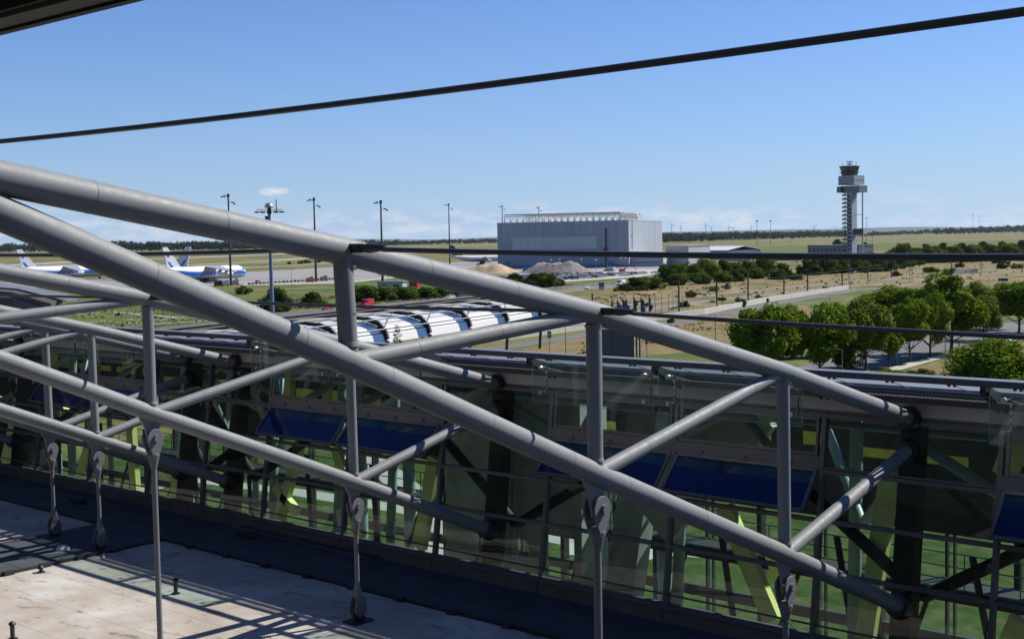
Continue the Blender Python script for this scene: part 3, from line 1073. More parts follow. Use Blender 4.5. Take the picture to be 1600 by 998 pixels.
# roof skin
b = MB()
for prof in ([(-.01, 19.58), (.05, 19.64), (2.2, 19.66), (4.0, 19.42), (4.0, 18.9), (.35, 18.98), (.35, 19.2), (.0, 19.2)],
             [(8.2, 18.60), (9.0, 18.40), (9.0, 18.15), (8.2, 18.2)]):
    b.prism([(X0, y, z) for y, z in prof], (X1 - X0, 0, 0))
x = X0
while x < X1:
    b.beam((x + .2, 4.0, 19.33), (x + .2, 8.2, 18.50), .16, .16)
    x += 2.0
for y_ in (5.4, 6.8):
    b.beam((X0, y_, 19.33 - (y_ - 4) * .2), (X1, y_, 19.33 - (y_ - 4) * .2), .12, .12)
hp(b, 'roof', M['rooft'])
b = MB()
b.quad((X0, 4.0, 19.40), (X1, 4.0, 19.40), (X1, 8.2, 18.58), (X0, 8.2, 18.58))
hp(b, 'skylight', M['fglass'])  # unseen glazing, placed to let sunlight into the hall
b = MB()
b.box(((X0 + X1) / 2, -.06, 19.45), (X1 - X0, .11, .12))
b.box(((X0 + X1) / 2, -.60, 19.43), (X1 - X0, .05, .13))
x = X0
while x < X1:
    x += .085
    b.box((x, -.33, 19.455), (.045, .48, .035))
    b.box((x, -.605, 19.505), (.035, .02, .02), mi=1)
hp(b, 'gutter', [M['darksteel'], M['rooft']])
b = MB()
b.box(((X0 + X1) / 2, .02, 19.24), (X1 - X0, .05, .70))
hp(b, 'fascia', M['fascia'])
b = MB()
b.box(((X0 + X1) / 2, .03, 18.965), (X1 - X0, .10, .05))
b.box(((X0 + X1) / 2, .01, 18.915), (X1 - X0, .14, .04))
hp(b, 'head_rail', M['frame'])
b = MB()
yS = FY(13.75)
b.box(((X0 + X1) / 2, yS - .02, 13.73), (X1 - X0, .22, .42))
b.box(((X0 + X1) / 2, yS - .06, 13.955), (X1 - X0, .34, .03))
for i in range(17):
    b.box((-2 - 4 * i + 8, yS - .135, 13.73), (.02, .012, .40), mi=1)
hp(b, 'sill', [M['sill'], M['framedark']])
# eave rail with its arms and stays
b = MB()
b.box(((X0 + X1) / 2 + 6, -1.0, 19.93), (X1 - X0 - 10, .13, .135))
hp(b, 'eave_rail', M['rail'])
mull = [14, 10, 6, 2, -2, -6, -10, -14, -18, -22, -25.4, -28.8, -32.8, -36.8, -40.8, -44.8, -48.8, -52.8]
for x in [10, 6, 2, -2, -6, -10, -14, -18, -22, -28.8, -32.8, -36.8]:
    b = MB()
    b.box((x, -.98, 19.78), (.05, .09, .24))
    for dz in (0, -.17):
        b.beam((x - .03, -1.0, 19.84 + dz), (x - .03, -.05, 19.60 + dz * .9), .045, .05, (0, 0, 1))
        b.beam((x + .06, -1.0, 19.84 + dz), (x + .06, -.05, 19.60 + dz * .9), .03, .02, (0, 0, 1))
    for xo in (-.09, .09):
        b.prism([(x + xo, -1.02, 19.90), (x + xo, -1.02, 19.72), (x + xo, -.05, 19.22), (x + xo, -.05, 19.46)], (.02, 0, 0))
    for k in range(4):
        t = .15 + k * .25
        b.beam((x - .08, -1.02 + t * .97, 19.82 - t * .46), (x + .10, -1.02 + t * .97, 19.82 - t * .46), .05, .05)
    hp(b, 'rail_arm', M['darksteel'])
b = MB()
x = 13.33
while x > -38:
    for dx in (-.06, .06):
        b.box((x + dx, -1.0, 19.845), (.05, .07, .05))
    b.tube([(x + .05, -1.0, 19.85), (x + .05, -.08, 19.60)], .009, 5)
    x -= 4 / 3
hp(b, 'stay', M['darksteel'])

# hanging glass wind panels
for (a, c) in [(10, 6), (6, 2), (-2, -6), (-6, -10), (-14, -18), (-18, -22), (-28.8, -32.8), (-32.8, -36.8)]:
    lo, hi = min(a, c) + .09, max(a, c) - .05
    if a == 6 or a == 10: lo, hi = min(a, c) + .1, max(a, c) - .05
    gz0, gz1 = 18.72, 19.86
    b = MB()
    b.add([(lo, -1.0, gz0), (hi, -1.0, gz0), (hi, -1.0, gz1), (lo, -1.0, gz1)], [(0, 1, 2, 3)])
    P_ = hp(b, 'wind_panel', M['glassf'])
    b = MB()
    b.beam((lo, -1.004, gz0), (hi, -1.004, gz0), .012, .012)
    b.beam((lo, -1.004, gz0), (lo, -1.004, gz1), .010, .010)
    b.beam((hi, -1.004, gz0), (hi, -1.004, gz1), .010, .010)
    b.build('panel_edge', M['rail'] if 0 else mat('glass edge', (.20, .34, .29), .2) if 'glass edge' not in bpy.data.materials else bpy.data.materials['glass edge'], P_)
    for xx in (lo + .28, hi - .28):
        b = MB()
        for zz in (19.62, 18.98):
            b.tube([(xx, -1.03, zz), (xx, -.95, zz)], .055, 14)
        b.tube([(xx + .10, -.86, 19.66), (xx + .10, -.86, 18.95)], .022, 8, mi=1)
        for zz in (19.55, 19.4, 19.25, 19.1):
            b.tube([(xx + .10, -.895, zz), (xx + .10, -.895, zz - .07)], .018, 8)
        for zz in (19.62, 18.98):
            b.tube([(xx, -.95, zz), (xx + .10, -.86, zz + .02)], .016, 8)
        b.tube([(xx + .10, -.86, 19.6), (xx + .10, -.08, 19.42)], .02, 8, mi=1)
        b.build('spider_fitting', [M['chrome'], M['framedark']], P_)


def fp(x, z, out=0):
    """point on the tilted face, out = distance proud of it"""
    return Vector((x, FY(z) - out, z + out * .13))


LOWBAYS = []
awn = [(14, 10), (10, 6), (6, 2), (-2, -6), (-6, -10), (-14, -18), (-18, -22), (-28.8, -32.8), (-32.8, -36.8), (-44.8, -48.8), (-48.8, -52.8)]
AWP = {}
for a, c in zip(mull, mull[1:]):
    isaw = (a, c) in awn
    b = MB()
    b.beam(fp(a, 13.94), fp(a, 18.93), .10, .16, (1, 0, 0))
    for i, z in enumerate(levels):
        big = .09
        if z == 17.62 and isaw: continue
        b.beam(fp(c + .05, z, .01), fp(a - .05, z, .01), big if z not in (13.97,) else .07, .12, (0, 0, 1))
    if isaw:      # deep ventilation rail above the opening sashes
        b.beam(fp(c + .05, 17.80, .01), fp(a - .05, 17.80, .01), .30, .14, (0, 0, 1))
        for q in (.2, .5, .8):
            b.box(fp(c + (a - c) * q, 17.74, .10), (.10, .07, .07))
        # fixed inner casement in the top light
        for z in (17.99, 18.78):
            b.beam(fp(c + .12, z, .03), fp(a - .12, z, .03), .06, .10, (0, 0, 1))
        for xx in (c + .15, a - .15):
            b.beam(fp(xx, 17.99, .03), fp(xx, 18.78, .03), .06, .10, (1, 0, 0))
    else:
        b.beam(fp(c + .05, 17.7, .01), fp(a - .05, 17.7, .01), .04, .10, (0, 0, 1))
    b.beam(fp(c + .05, 14.20, .0), fp(a - .05, 14.20, .0), .03, .06, (0, 0, 1))
    fr = hp(b, 'window_frame', M['frame'])
    b = MB()
    for z0, z1 in zip(levels, levels[1:]):
        if isaw and z0 == 16.52: continue
        xs = [c, (a + c) / 2, a] if z0 < 16.5 or not isaw else [c, a]
        b.quad(fp(c + .05, z0, -.02), fp(a - .05, z0, -.02), fp(a - .05, z1, -.02), fp(c + .05, z1, -.02))
    b.build('pane', M['glass'], fr)
    if isaw:      # open sash, hinged at the top, swung out
        top, lowz = 17.62, 16.84
        yt, yb_ = FY(17.62) - .07, -.93
        P0, P1 = Vector((c + .12, yt, top)), Vector((a - .12, yt, top))
        Q0, Q1 = Vector((c + .12, yb_, lowz)), Vector((a - .12, yb_, lowz))
        nrm = (P1 - P0).cross(Q0 - P0).normalized()
        if nrm.y > 0: nrm = -nrm
        b = MB()
        b.beam(P0, P1, .07, .07, (Q0 - P0))
        b.beam(Q0, Q1, .07, .07, (Q0 - P0))
        b.beam(P0, Q0, .07, .07, (1, 0, 0))
        b.beam(P1, Q1, .07, .07, (1, 0, 0))
        for xx in (c + .7, a - .7):
            b.tube([(xx, FY(16.7), 16.62), (xx, -.86, 16.90)], .018, 6)
            b.tube([(xx + .25, FY(16.7), 16.62), (xx, -.86, 16.90)], .012, 6)
        sf = hp(b, 'vent_sash', M['frame'])
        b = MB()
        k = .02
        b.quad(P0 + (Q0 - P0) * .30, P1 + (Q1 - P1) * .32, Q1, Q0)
        b.quad(P0 + (Q0 - P0) * k, P1 + (Q1 - P1) * k, P1 + (Q1 - P1) * .32, P0 + (Q0 - P0) * .30, mi=1)  # upper strip carries the painted reflection
        AWP[(a, c)] = b.build('pane', [M['blue'], M['reflstrip']], sf)

# dark steel posts, where the trusses land
TX = [12, 0, -12, -24, -26.8, -38.8, -50.8]
for x in TX:
    b = MB()
    b.beam((x, FY(13.9) + .22, 13.6), (x, FY(18.9) + .24, 18.95), .46, .42, (1, 0, 0))
    hp(b, 'landing_post', M['black'])

# inside: tubes, rear face, louvres, floor edge
b = MB()
b.box(((X0 + X1) / 2, 4.2, 12.2), (X1 - X0, 7.2, .35))
b = MB()
b.box(((X0 + X1) / 2, 4.2, 9.2), (X1 - X0, 8.4, .3))
hp(b, 'hall_floor', mat('pale hall floor', (.55, .55, .52), .5, var=.06, k=1.0))  # unseen floor, added pale to bounce light up inside the hall
b = MB()
b.box(((X0 + X1) / 2, 7.9, 13.05), (X1 - X0, 1.2, .34))
hp(b, 'gallery_floor', M['black'])
b = MB()
for i in range(int((X1 - X0) / 1.5)):
    b.tube([(X0 + i * 1.5, 7.35, 13.2), (X0 + i * 1.5, 7.35, 14.2)], .018, 6)
for zz in (13.5, 13.85, 14.22):
    b.tube([(X0, 7.35, zz), (X1, 7.35, zz)], .018, 6)
hp(b, 'gallery_railing', M['mast'])
b = MB()
b.box(((X0 + X1) / 2, YB - .05, 16.35), (X1 - X0, .12, 3.7))
hp(b, 'louvre_wall', M['louvre'])
b = MB()
rnd = random.Random(9)
for i in range(34):
    x = X0 + 2 + i * 2.0
    if x > X1 - 1: break
    w = rnd.choice([.9, 1.3, 1.6])
    b.box((x, YB - .13, 16.55 + rnd.choice([0, .0, .25])), (w, .03, rnd.choice([.28, .4, .5])))
    if rnd.random() < .4: b.box((x, YB - .13, 15.95), (w * .8, .03, .16))
hp(b, 'blind', M['yellow'])
x = X0
rear_l = [6.0, 8.2, 9.9, 11.4, 12.8, 14.5]
while x < X1 - 1:
    b = MB()
    b.box((x, YB, 10.4), (.16, .3, 8.8))
    b.box((x + 2.0, YB, 10.4), (.07, .16, 8.8))
    b.box((x + 2.22, YB, 10.4), (.05, .14, 8.8))
    for z in rear_l:
        b.box((x + 2, YB, z), (4.0, .14, .11 if z != 11.4 else .34))
    fr = hp(b, 'rear_window_frame', M['framedark'])
    b = MB()
    b.quad((x, YB + .02, 6.0), (x + 4, YB + .02, 6.0), (x + 4, YB + .02, 14.5), (x, YB + .02, 14.5))
    b.build('pane', M['fglass'], fr)
    x += 4
for x in TX:
    for sx in (-1, 1):
        for (p, q, r_, mt) in [((x, .6, 14.9), (x + sx * 3.4, 1.2, 17.0), .15, 'black'), ((x + sx * 3.4, 1.2, 17.0), (x + sx * 5.9, 2.4, 18.6), .12, 'teal'),
                               ((x, .5, 18.3), (x + sx * 2.9, 3.6, 15.6), .13, 'teal'), ((x + sx * 2.9, 3.6, 15.6), (x + sx * 5.8, 6.6, 18.2), .13, 'teal')]:
            b = MB()
            b.tube([p, q], r_, 12)
            hp(b, 'brace', M[mt])
    b = MB()
    b.tube([(x, 7.9, 6), (x, 7.9, 18.3)], .24, 14)
    hp(b, 'rear_column', M['teal'])
    for dx in (3.2, -3.2):
        b = MB()
        b.tube([(x + dx, 3.6, 9), (x + dx * 1.05, 4.2, 18.4)], .17, 12)
        hp(b, 'inner_column', M['teal'])
for k in range(3):
    b = MB()
    b.tube([(X0, 2.0 + 2.3 * k, 18.35 - .25 * k), (X1, 2.0 + 2.3 * k, 18.35 - .25 * k)], .09, 10)
    hp(b, 'purlin', M['teal'])
# dark raking struts low in the hall
for i in range(16):
    x = 12 - i * 4
    b = MB()
    b.tube([(x, 6.4, 8.5), (x - 1.6, 7.4, 14.2)], .10, 10)
    b.tube([(x, 6.4, 8.5), (x + 1.2, 7.4, 13.0)], .07, 10)
    hp(b, 'raking_strut', M['black'])
b = MB()
b.box(((X0 + X1) / 2, 6.0, 10.9), (X1 - X0, .22, .30))
hp(b, 'floor_beam', M['framedark'])
# lime struts leaning just behind the glass
lime = [((1148, 580), (1206, 656), 1.1, .42), ((1132, 790), (1208, 968), 1.1, .46), ((1392, 735), (1352, 998), 1.1, .44), ((1600, 660), (1570, 742), 1.1, .5),
        ((1600, 970), (1560, 1060), 1.1, .6), ((680, 715), (656, 855), 1.1, .46), ((525, 698), (541, 745), 1.1, .36), ((545, 800), (566, 838), 1.1, .34),
        ((470, 690), (437, 812), 1.1, .34), ((312, 590), (272, 782), 1.1, .5), ((205, 668), (212, 764), 1.1, .44), ((140, 690), (124, 742), 1.1, .3),
        ((38, 585), (8, 722), 1.1, .44), ((455, 545), (452, 622), 1.1, .34), ((395, 700), (372, 745), 1.1, .5), ((85, 538), (80, 590), 1.1, .36), ((195, 540), (202, 572), 1.1, .6),
        ((430, 760), (465, 800), 1.1, .3), ((1205, 855), (1222, 905), 2.2, .4), ((510, 590), (512, 630), 2.2, .3), ((250, 720), (268, 745), 2.5, .3), ((105, 640), (98, 662), 1.5, .4)]
for (a, c, Y, w) in lime:
    p, q = PY(a[0], a[1], Y), PY(c[0], c[1], Y)
    b = MB()
    b.beam(p, q, w, .22, (1, 0, 0))
    hp(b, 'lime_strut', M['lime'])
# concrete stair core
b = MB()


def wallholes(b, x0, x1, z0, z1, y, th, holes):
    xs = sorted({x0, x1, *[h[0] for h in holes], *[h[1] for h in holes]})
    zs = sorted({z0, z1, *[h[2] for h in holes], *[h[3] for h in holes]})
    for i in range(len(xs) - 1):
        for j in range(len(zs) - 1):
            cx, cz = (xs[i] + xs[i + 1]) / 2, (zs[j] + zs[j + 1]) / 2
            if any(h[0] < cx < h[1] and h[2] < cz < h[3] for h in holes): continue
            b.box((cx, y, cz), (xs[i + 1] - xs[i], th, zs[j + 1] - zs[j]))


wallholes(b, -18.6, -12.2, 6.0, 18.6, 4.6, .3, [(-17.4, -16.5, 12.4, 13.4), (-15.6, -14.9, 12.6, 13.3), (-14.3, -13.0, 12.2, 13.6), (-17.2, -16.2, 10.4, 11.4), (-14.8, -13.6, 10.2, 11.5)])
b.box((-12.05, 4.1, 12.3), (.3, 1.3, 12.6))
hp(b, 'stair_core', M['concrete'])
b = MB()
b.beam((-11.2, 3.4, 7.5), (-9.6, 3.8, 18.2), 1.0, .6, (1, 0, 0))
hp(b, 'concrete_fin', M['concrete'])
b = MB()
b.beam((-9.4, 3.4, 15.0), (-6.0, 3.4, 18.6), 2.0, .3, (1, 0, 0))
hp(b, 'concrete_ramp', M['concrete'])
# end walls
for x in (X0 - .1, X1 + .1):
    b = MB()
    b.prism([(x, FY(13.6), 13.6), (x, 0, 19.1), (x, 9, 18.2), (x, 9, 5.0), (x, FY(13.6), 5.0)], (.2, 0, 0))
    hp(b, 'end_wall', M['black'])

# ------------------------------------------------------------------ trusses
# (Y, Z) of the nodes, shared by all
t5, t4, t3, t2, t1, te = (-27.3, 24.75), (-20.6, 23.73), (-15.96, 22.88), (-11.04, 21.85), (-5.43, 20.45), (-.12, 18.97)
b4, b3, b2, b1, be = (-21.4, 23.80), (-15.90, 21.52), (-11.05, 19.41), (-5.40, 17.05), (-.62, 14.98)
de = (-.12, 18.29)


def P3(x, n): return Vector((x, n[0], n[1]))


def clevis(b, x, y, z, sgn, s=1.0):
    """fork end: two teardrop plates with a pin, narrowing into the rod; sgn=+1 body hangs below the pin"""
    n = 20
    for side in (-1, 1):
        out = []
        for j in range(n + 1):
            a = math.pi * (j / n)
            out.append((math.cos(a) * .20 * s, math.sin(a) * .20 * s * sgn))
        out += [(-.165 * s, -.16 * sgn * s), (-.05 * s, -.43 * sgn * s), (.05 * s, -.43 * sgn * s), (.165 * s, -.16 * sgn * s)]
        b.prism([(x + side * .085, y + p, z + q) for p, q in out], (side * .035, 0, 0))
    b.tube([(x, y, z - .27 * sgn * s), (x, y, z - .36 * sgn * s), (x, y, z - .50 * sgn * s), (x, y, z - .66 * sgn * s)], [.10, .135, .10, .063], 18)


def truss(x, hang=True, lug=True):
    r_ = empty('roof_truss', (x, 0, ZR))
    org = Vector((x, 0, ZR))

    def tp(b, name, mt, parent=None):
        o = b.build(name, mt, parent or r_)
        if parent is None: o.location = -org
        return o

    b = MB()
    b.tube([P3(x, n) for n in (t5, t4, t3, t2, t1, te)], .170, 40, cap=False)
    for n, nn in ((t3, t2), (t2, t1), (t1, te), (t4, t3)):
        d = (P3(x, nn) - P3(x, n)).normalized()
        for k in (.28, .62):
            c_ = P3(x, n).lerp(P3(x, nn), k)
            b.tube([c_ - d * .008, c_ + d * .008], .173, 40, cap=False)
    tp(b, 'top_chord', M['steel'])
    b = MB()
    b.tube([P3(x, n) for n in (b4, b3, b2, b1, be)], .172, 40, cap=False)
    for n, nn in ((b3, b2), (b2, b1), (b4, b3)):
        d = (P3(x, nn) - P3(x, n)).normalized()
        for k in (.12, .5, .86):
            c_ = P3(x, n).lerp(P3(x, nn), k)
            b.tube([c_ - d * .008, c_ + d * .008], .1755, 40, cap=False)
    tp(b, 'bottom_chord', M['steel'])
    b = MB()
    b.add([(x - .02, -21.4, 23.7), (x - .02, -20.1, 23.6), (x - .02, -20.3, 23.25), (x - .02, -20.9, 23.5), (x + .02, -21.4, 23.7), (x + .02, -20.1, 23.6), (x + .02, -20.3, 23.25), (x + .02, -20.9, 23.5)],
          [(0, 1, 2, 3), (7, 6, 5, 4), (0, 4, 5, 1), (1, 5, 6, 2)])
    tp(b, 'gusset', M['steel'])
    for u, d in ((t3, b3), (t2, b2), (t1, b1)):
        b = MB()
        b.tube([P3(x, (u[0] + 0.0, u[1] - .1)), P3(x, (d[0], d[1] + .1))], .12, 28, cap=False)
        for zz in (u[1] - .205, d[1] + .225):
            c_ = P3(x, (d[0], zz))
            b.tube([c_ - Vector((0, 0, .03)), c_, c_ + Vector((0, 0, .03))], [.122, .132, .136] if zz > d[1] + .3 else [.136, .132, .122], 28, cap=False)
        c_ = P3(x, (d[0], d[1] + .60))
        b.tube([c_ - Vector((0, 0, .008)), c_ + Vector((0, 0, .008))], .123, 28, cap=False)
        tp(b, 'post', M['steel'])
    for u, d, rr in ((b3, t2, .115), (b2, t1, .115), (b1, de, .135)):
        b = MB()
        p, q = P3(x, u), P3(x, d)
        p = p + (q - p).normalized() * .08
        b.tube([p, q], rr, 28, cap=False)
        dd = (q - p).normalized()
        for k in (.22, .55, .8):
            c_ = p.lerp(q, k)
            b.tube([c_ - dd * .007, c_ + dd * .007], rr + .0025, 28, cap=False)
        tp(b, 'diagonal', M['steel'])
    for n, pv, rr in ((te, t1, .18), (be, b1, .18), (de, b1, .135)):
        d = (P3(x, n) - P3(x, pv)).normalized()
        c_ = P3(x, n)
        b = MB()
        b.tube([c_ - d * .10, c_ - d * .02, c_ + d * .22], [rr + .075, rr + .085, rr + .085], 32)
        tp(b, 'collar', M['darksteel'])
    # hangers
    for k, n in enumerate((b2, b1)):
        y, z = n
        pz = z - (.53 if k == 0 else .60)
        b = MB()
        pr = [(x - .03, y - .30, z - .06), (x - .03, y + .28, z - .20), (x - .03, y + .16, z - .34), (x - .03, y + .12, pz - .10), (x - .03, y - .10, pz - .12), (x - .03, y - .17, z - .3)]
        b.prism(pr, (.06, 0, 0))
        tp(b, 'lug_plate', M['steel'])
        yo = y + .02
        b = MB()
        b.tube([(x, yo, pz - .5), (x, yo, ZR + .90)], .060, 20, cap=False)
        h_ = tp(b, 'hanger_rod', M['steel2'])
        b = MB()
        clevis(b, x, yo, pz, 1)
        b.build('clevis', M['steel2'], h_, bevel=.008)
        b = MB()
        b.tube([(x - .19, yo, pz), (x + .19, yo, pz)], .075, 20)
        b.build('pin', M['steel2'], h_, bevel=.006)
        b = MB()
        clevis(b, x, yo, ZR + .34, -1)
        b.build('clevis', M['steel2'], h_, bevel=.008)
        b = MB()
        b.tube([(x - .17, yo, ZR + .34), (x + .17, yo, ZR + .34)], .07, 20)
        b.build('pin', M['steel2'], h_, bevel=.006)
        b = MB()
        b.box((x, yo, ZR + .18), (.08, .36, .46))
        b.box((x, yo, ZR + .02), (.5, .6, .05))
        tp(b, 'base_plate', M['darksteel'])
        if k == 1:
            b = MB()
            for q in range(10):
                a0, a1 = q * .63, (q + 1) * .63
                b.tube([(x + math.cos(a0) * .075, yo + math.sin(a0) * .075, pz - .66 + .01 * (q % 3)), (x + math.cos(a1) * .075, yo + math.sin(a1) * .075, pz - .66 + .01 * ((q + 1) % 3))], .012, 6)
            b.tube([(x + .07, yo, pz - .66), (x + .2, yo - .1, pz - .69), (x + .3, yo - .1, pz - .76)], .009, 6)
            tp(b, 'rope_tie', M['soffitd'] if x > -20 else M['pale'])
    return r_


names = {12: 'grey tubular truss just outside the right edge, nearest the viewer',
         0: 'nearest and largest grey tubular truss crossing the whole picture',
         -12: 'second grey tubular truss, landing at the middle of the glass hall',
         -24: 'third grey tubular truss, right one of the close pair at left',
         -26.8: 'fourth grey tubular truss, left one of the close pair at left',
         -38.8: 'far grey tubular truss whose ends show low at the left edge',
         -50.8: 'farthest grey tubular truss at the left edge'}
first = None
for x in [0, 12, -12, -24, -26.8, -38.8, -50.8]:
    if first is None:
        first = truss(0)
        o = first
    else:
        o = copy_tree(first)
        o.location = (x, 0, ZR)
    tag(o, names[x], 'roof truss', 'tubular trusses carrying the hall')

# ------------------------------------------------------------------ tie rods between the trusses
tx = [12, 0, -12, -24]
tl = {('t4', 0): 'thin dark tie rod crossing the open sky above everything else',
      ('t3', 0): 'dark tie rod running right from the upper truss node, level with the hangar',
      ('t2', 0): 'dark tie rod running right from the middle truss node, across the avenue trees',
      ('t3', 1): 'dark tie rod at the left crossing in front of the tails of the parked aircraft',
      ('t2', 1): 'dark tie rod between the second and nearest truss, passing over the highway cars',
      ('t2', 2): 'short dark tie rod between the second and third truss at the left'}
for nm, n in (('t4', t4), ('t3', t3), ('t2', t2)):
    for i, (a, c) in enumerate(zip(tx, tx[1:])):
        if (nm, i) not in tl: continue
        z = n[1] + .03
        if nm == 't4': z += .205
        y = n[0]
        A, Bp = Vector((a, y, z)), Vector((c, y, z))
        r_ = empty('tie_rod', Bp)
        zoff = -.14 if (i == 0 and nm == 't3') else (-.20 if (i == 0 and nm == 't2') else 0)
        b = MB()
        rr = .0215 if nm == 't4' else .030
        pts = []
        for k in range(17):
            t = k / 16
            p = Bp.lerp(A, t)
            p = p + Vector((0, 0, -(.06 if nm == 't4' else .05) * 4 * t * (1 - t) + zoff * t)) - Bp
            if k == 0: p = Vector((.6 if nm != 't4' else .1, 0, p.z))
            if k == 16: p = p - Vector((.75, 0, 0))
            pts.append(p)
        b.tube(pts, rr, 12, cap=False)
        b.build('rod', M['cable'], r_)
        for s_, bx in ((1, Vector((-.5 if nm == 't4' else 0, 0, 0))), (-1, A - Bp + Vector((0, 0, zoff)))):
            b = MB()
            b.box(bx + Vector((s_ * .20, 0, 0)), (.30, .04, .11))
            for yy in (-.04, .04):
                b.box(bx + Vector((s_ * .39, yy, 0)), (.22, .02, .10))
            b.tube([bx + Vector((s_ * .46, 0, 0)), bx + Vector((s_ * .53, 0, 0)), bx + Vector((s_ * .76, 0, -.0))], [.062, .058, .032], 12)
            b.tube([bx + Vector((s_ * .35, -.07, 0)), bx + Vector((s_ * .35, .07, 0))], .028, 10)
            b.build('fork_end', M['darksteel'], r_)
        tag(r_, tl[(nm, i)], 'tie rod', 'tie rods between trusses')
# ------------------------------------------------------------------ helpers for far objects
def view_axes(p):
    f_ = Vector((p.x - CAM.x, p.y - CAM.y, 0)).normalized()
    return Vector((f_.y, -f_.x, 0)), f_        # right, away


def zrot(v): return math.atan2(v.y, v.x)


# ------------------------------------------------------------------ hangar
FL = gdir(778, 420, 975)
hx = (gdir(983, 418, 946) - FL).normalized()
hy = Vector((-hx.y, hx.x, 0))
HLEN, HDEP, HH = (gdir(983, 418, 946) - FL).length, 116.0, 34.0
hg = empty('hangar', FL, zrot(hx))
tag(hg, 'huge pale grey clad hangar with a white lattice truss standing on its roof', 'hangar')
b = MB()
b.box((HLEN / 2, HDEP / 2, HH / 2), (HLEN, HDEP, HH))
b.build('wall', M['hangarw'], hg)
b = MB()
b.box((HLEN / 2, HDEP / 2, HH + .25), (HLEN + .6, HDEP + .6, .5))
b.build('parapet', M['offwhite'], hg)
b = MB()
b.box((HLEN / 2, -.1, 1.2), (HLEN, .25, 2.4))
b.build('plinth', M['bluepole'], hg)
b = MB()
b.box((45, -.12, 18.5), (66, .2, 9.0))
b.build('door_panels', mat('hangar translucent panels', (.50, .60, .56), .4, k=.8), hg)
b = MB()
for i in range(12):
    b.box((12.5 + i * 5.9, -.3, 18.5), (.25, .1, 9.0))
b.box((45, -.3, 22.9), (66, .12, .3))
b.box((45, -.3, 18.5), (66, .1, .18))
for x0, x1 in ((35, 40), (45, 40), (45, 50)):
    b.beam((x0, -.3, 23), (x1, -.3, 14.4), .3, .1, (0, 1, 0))
b.build('door_bracing', M['offwhite'], hg)
for x_, w_d, h_d in ((8, 4, 5), (30, 1.4, 2.4), (52, 6, 6), (70, 1.4, 2.4), (88, 4, 4.5)):
    b = MB()
    b.box((x_, -.3, h_d / 2 + .1), (w_d, .2, h_d))
    b.build('gate', M['bluepole'], hg)
b = MB()
for i in range(17):
    b.box((3 + i * 5.6, -.06, HH / 2 + 1), (.09, .1, HH - 3))
for i in range(13):
    b.box((HLEN + .04, 5 + i * 8.6, HH / 2 + 1), (.1, .08, HH - 3))
b.build('cladding_joint', M['mast'], hg)
# rooftop lattice
for ky, y0 in enumerate((6, 60)):
    b = MB()
    for x0 in range(0, 100, 5):
        if x0 > 92: break
        b.beam((4 + x0, y0, HH), (4 + x0, y0, HH + 6.4), .5, .5)
        b.beam((4 + x0, y0, HH), (4 + x0 + 2.5, y0, HH + 6.2), .32, .32)
        b.beam((4 + x0 + 5, y0, HH), (4 + x0 + 2.5, y0, HH + 6.2), .32, .32)
    b.beam((4, y0, HH + 6.4), (94, y0, HH + 6.4), .55, .55)
    b.beam((4, y0, HH + 4.9), (94, y0, HH + 4.9), .35, .35)
    b.build('roof_lattice', M['kerb'], hg)
b = MB()
for q in range(13):
    y0 = 6 + q * 4.5
    b.beam((94, y0, HH), (94, y0, HH + 6.4), .5, .5)
    if q < 12:
        b.beam((94, y0, HH), (94, y0 + 4.5, HH + 6.2), .32, .32)
    b.beam((94 - 90 * (q % 2), y0, HH + 6.4), (94 - 90 * ((q + 1) % 2), y0, HH + 6.4), .35, .35)
b.beam((94, 6, HH + 6.4), (94, 60, HH + 6.4), .55, .55)
b.beam((4, 6, HH + 6.4), (4, 60, HH + 6.4), .55, .55)
b.build('roof_lattice', M['kerb'], hg)
b = MB()
for yy in (9.0, 11.4):
    b.beam((HLEN + .4, yy, 13), (HLEN + .4, yy, HH + 2.5), .14, .14)
for i in range(20):
    b.beam((HLEN + .4, 9.0, 13 + i * 1.15), (HLEN + .4, 11.4, 13 + i * 1.15), .1, .1)
b.box((HLEN + .6, 10.2, 24), (1.2, 3, .25))
b.build('wall_ladder', M['mast'], hg)
b = MB()
b.box((HLEN + 12, 30, 5.2), (24, 46, 10.4))
b.build('annex', M['offwhite'], hg)
for k in range(2):
    b = MB()
    for i in range(8):
        b.box((3 + HLEN + i * 2.7, 6.95, 3.2 + k * 4), (1.9, .12, 1.1))
    b.build('annex_window', M['bluepole'], hg)


def shed(name, x0, x1, yb, yt, dep, m1, label, roofm=None, slope=0.0, cat='shed'):
    p, q = G(x0, yb), G(x1, yb)
    r_, f_ = view_axes((p + q) / 2)
    w = (q - p).length
    h = hgt(p, x0, yt)
    o = empty(name, p, zrot((q - p).normalized()))
    b = MB()
    b.box((w / 2, dep / 2, h / 2), (w, dep, h))
    b.build('wall', m1, o)
    b = MB()
    rd = .35
    b.prism([(-.4, -.4, h), (-.4, dep / 2, h + slope), (-.4, dep + .4, h), (-.4, dep + .4, h + rd), (-.4, dep / 2, h + slope + rd), (-.4, -.4, h + rd)], (w + .8, 0, 0))
    b.build('roof', roofm or m1, o)
    b = MB()
    n = max(2, int(w / 5))
    for i in range(n):
        b.box((w * (i + .5) / n, -.06, h * .55), (w / n * .45, .1, h * .28))
    b.build('window', M['bglass'], o)
    tag(o, label, cat)
    return o


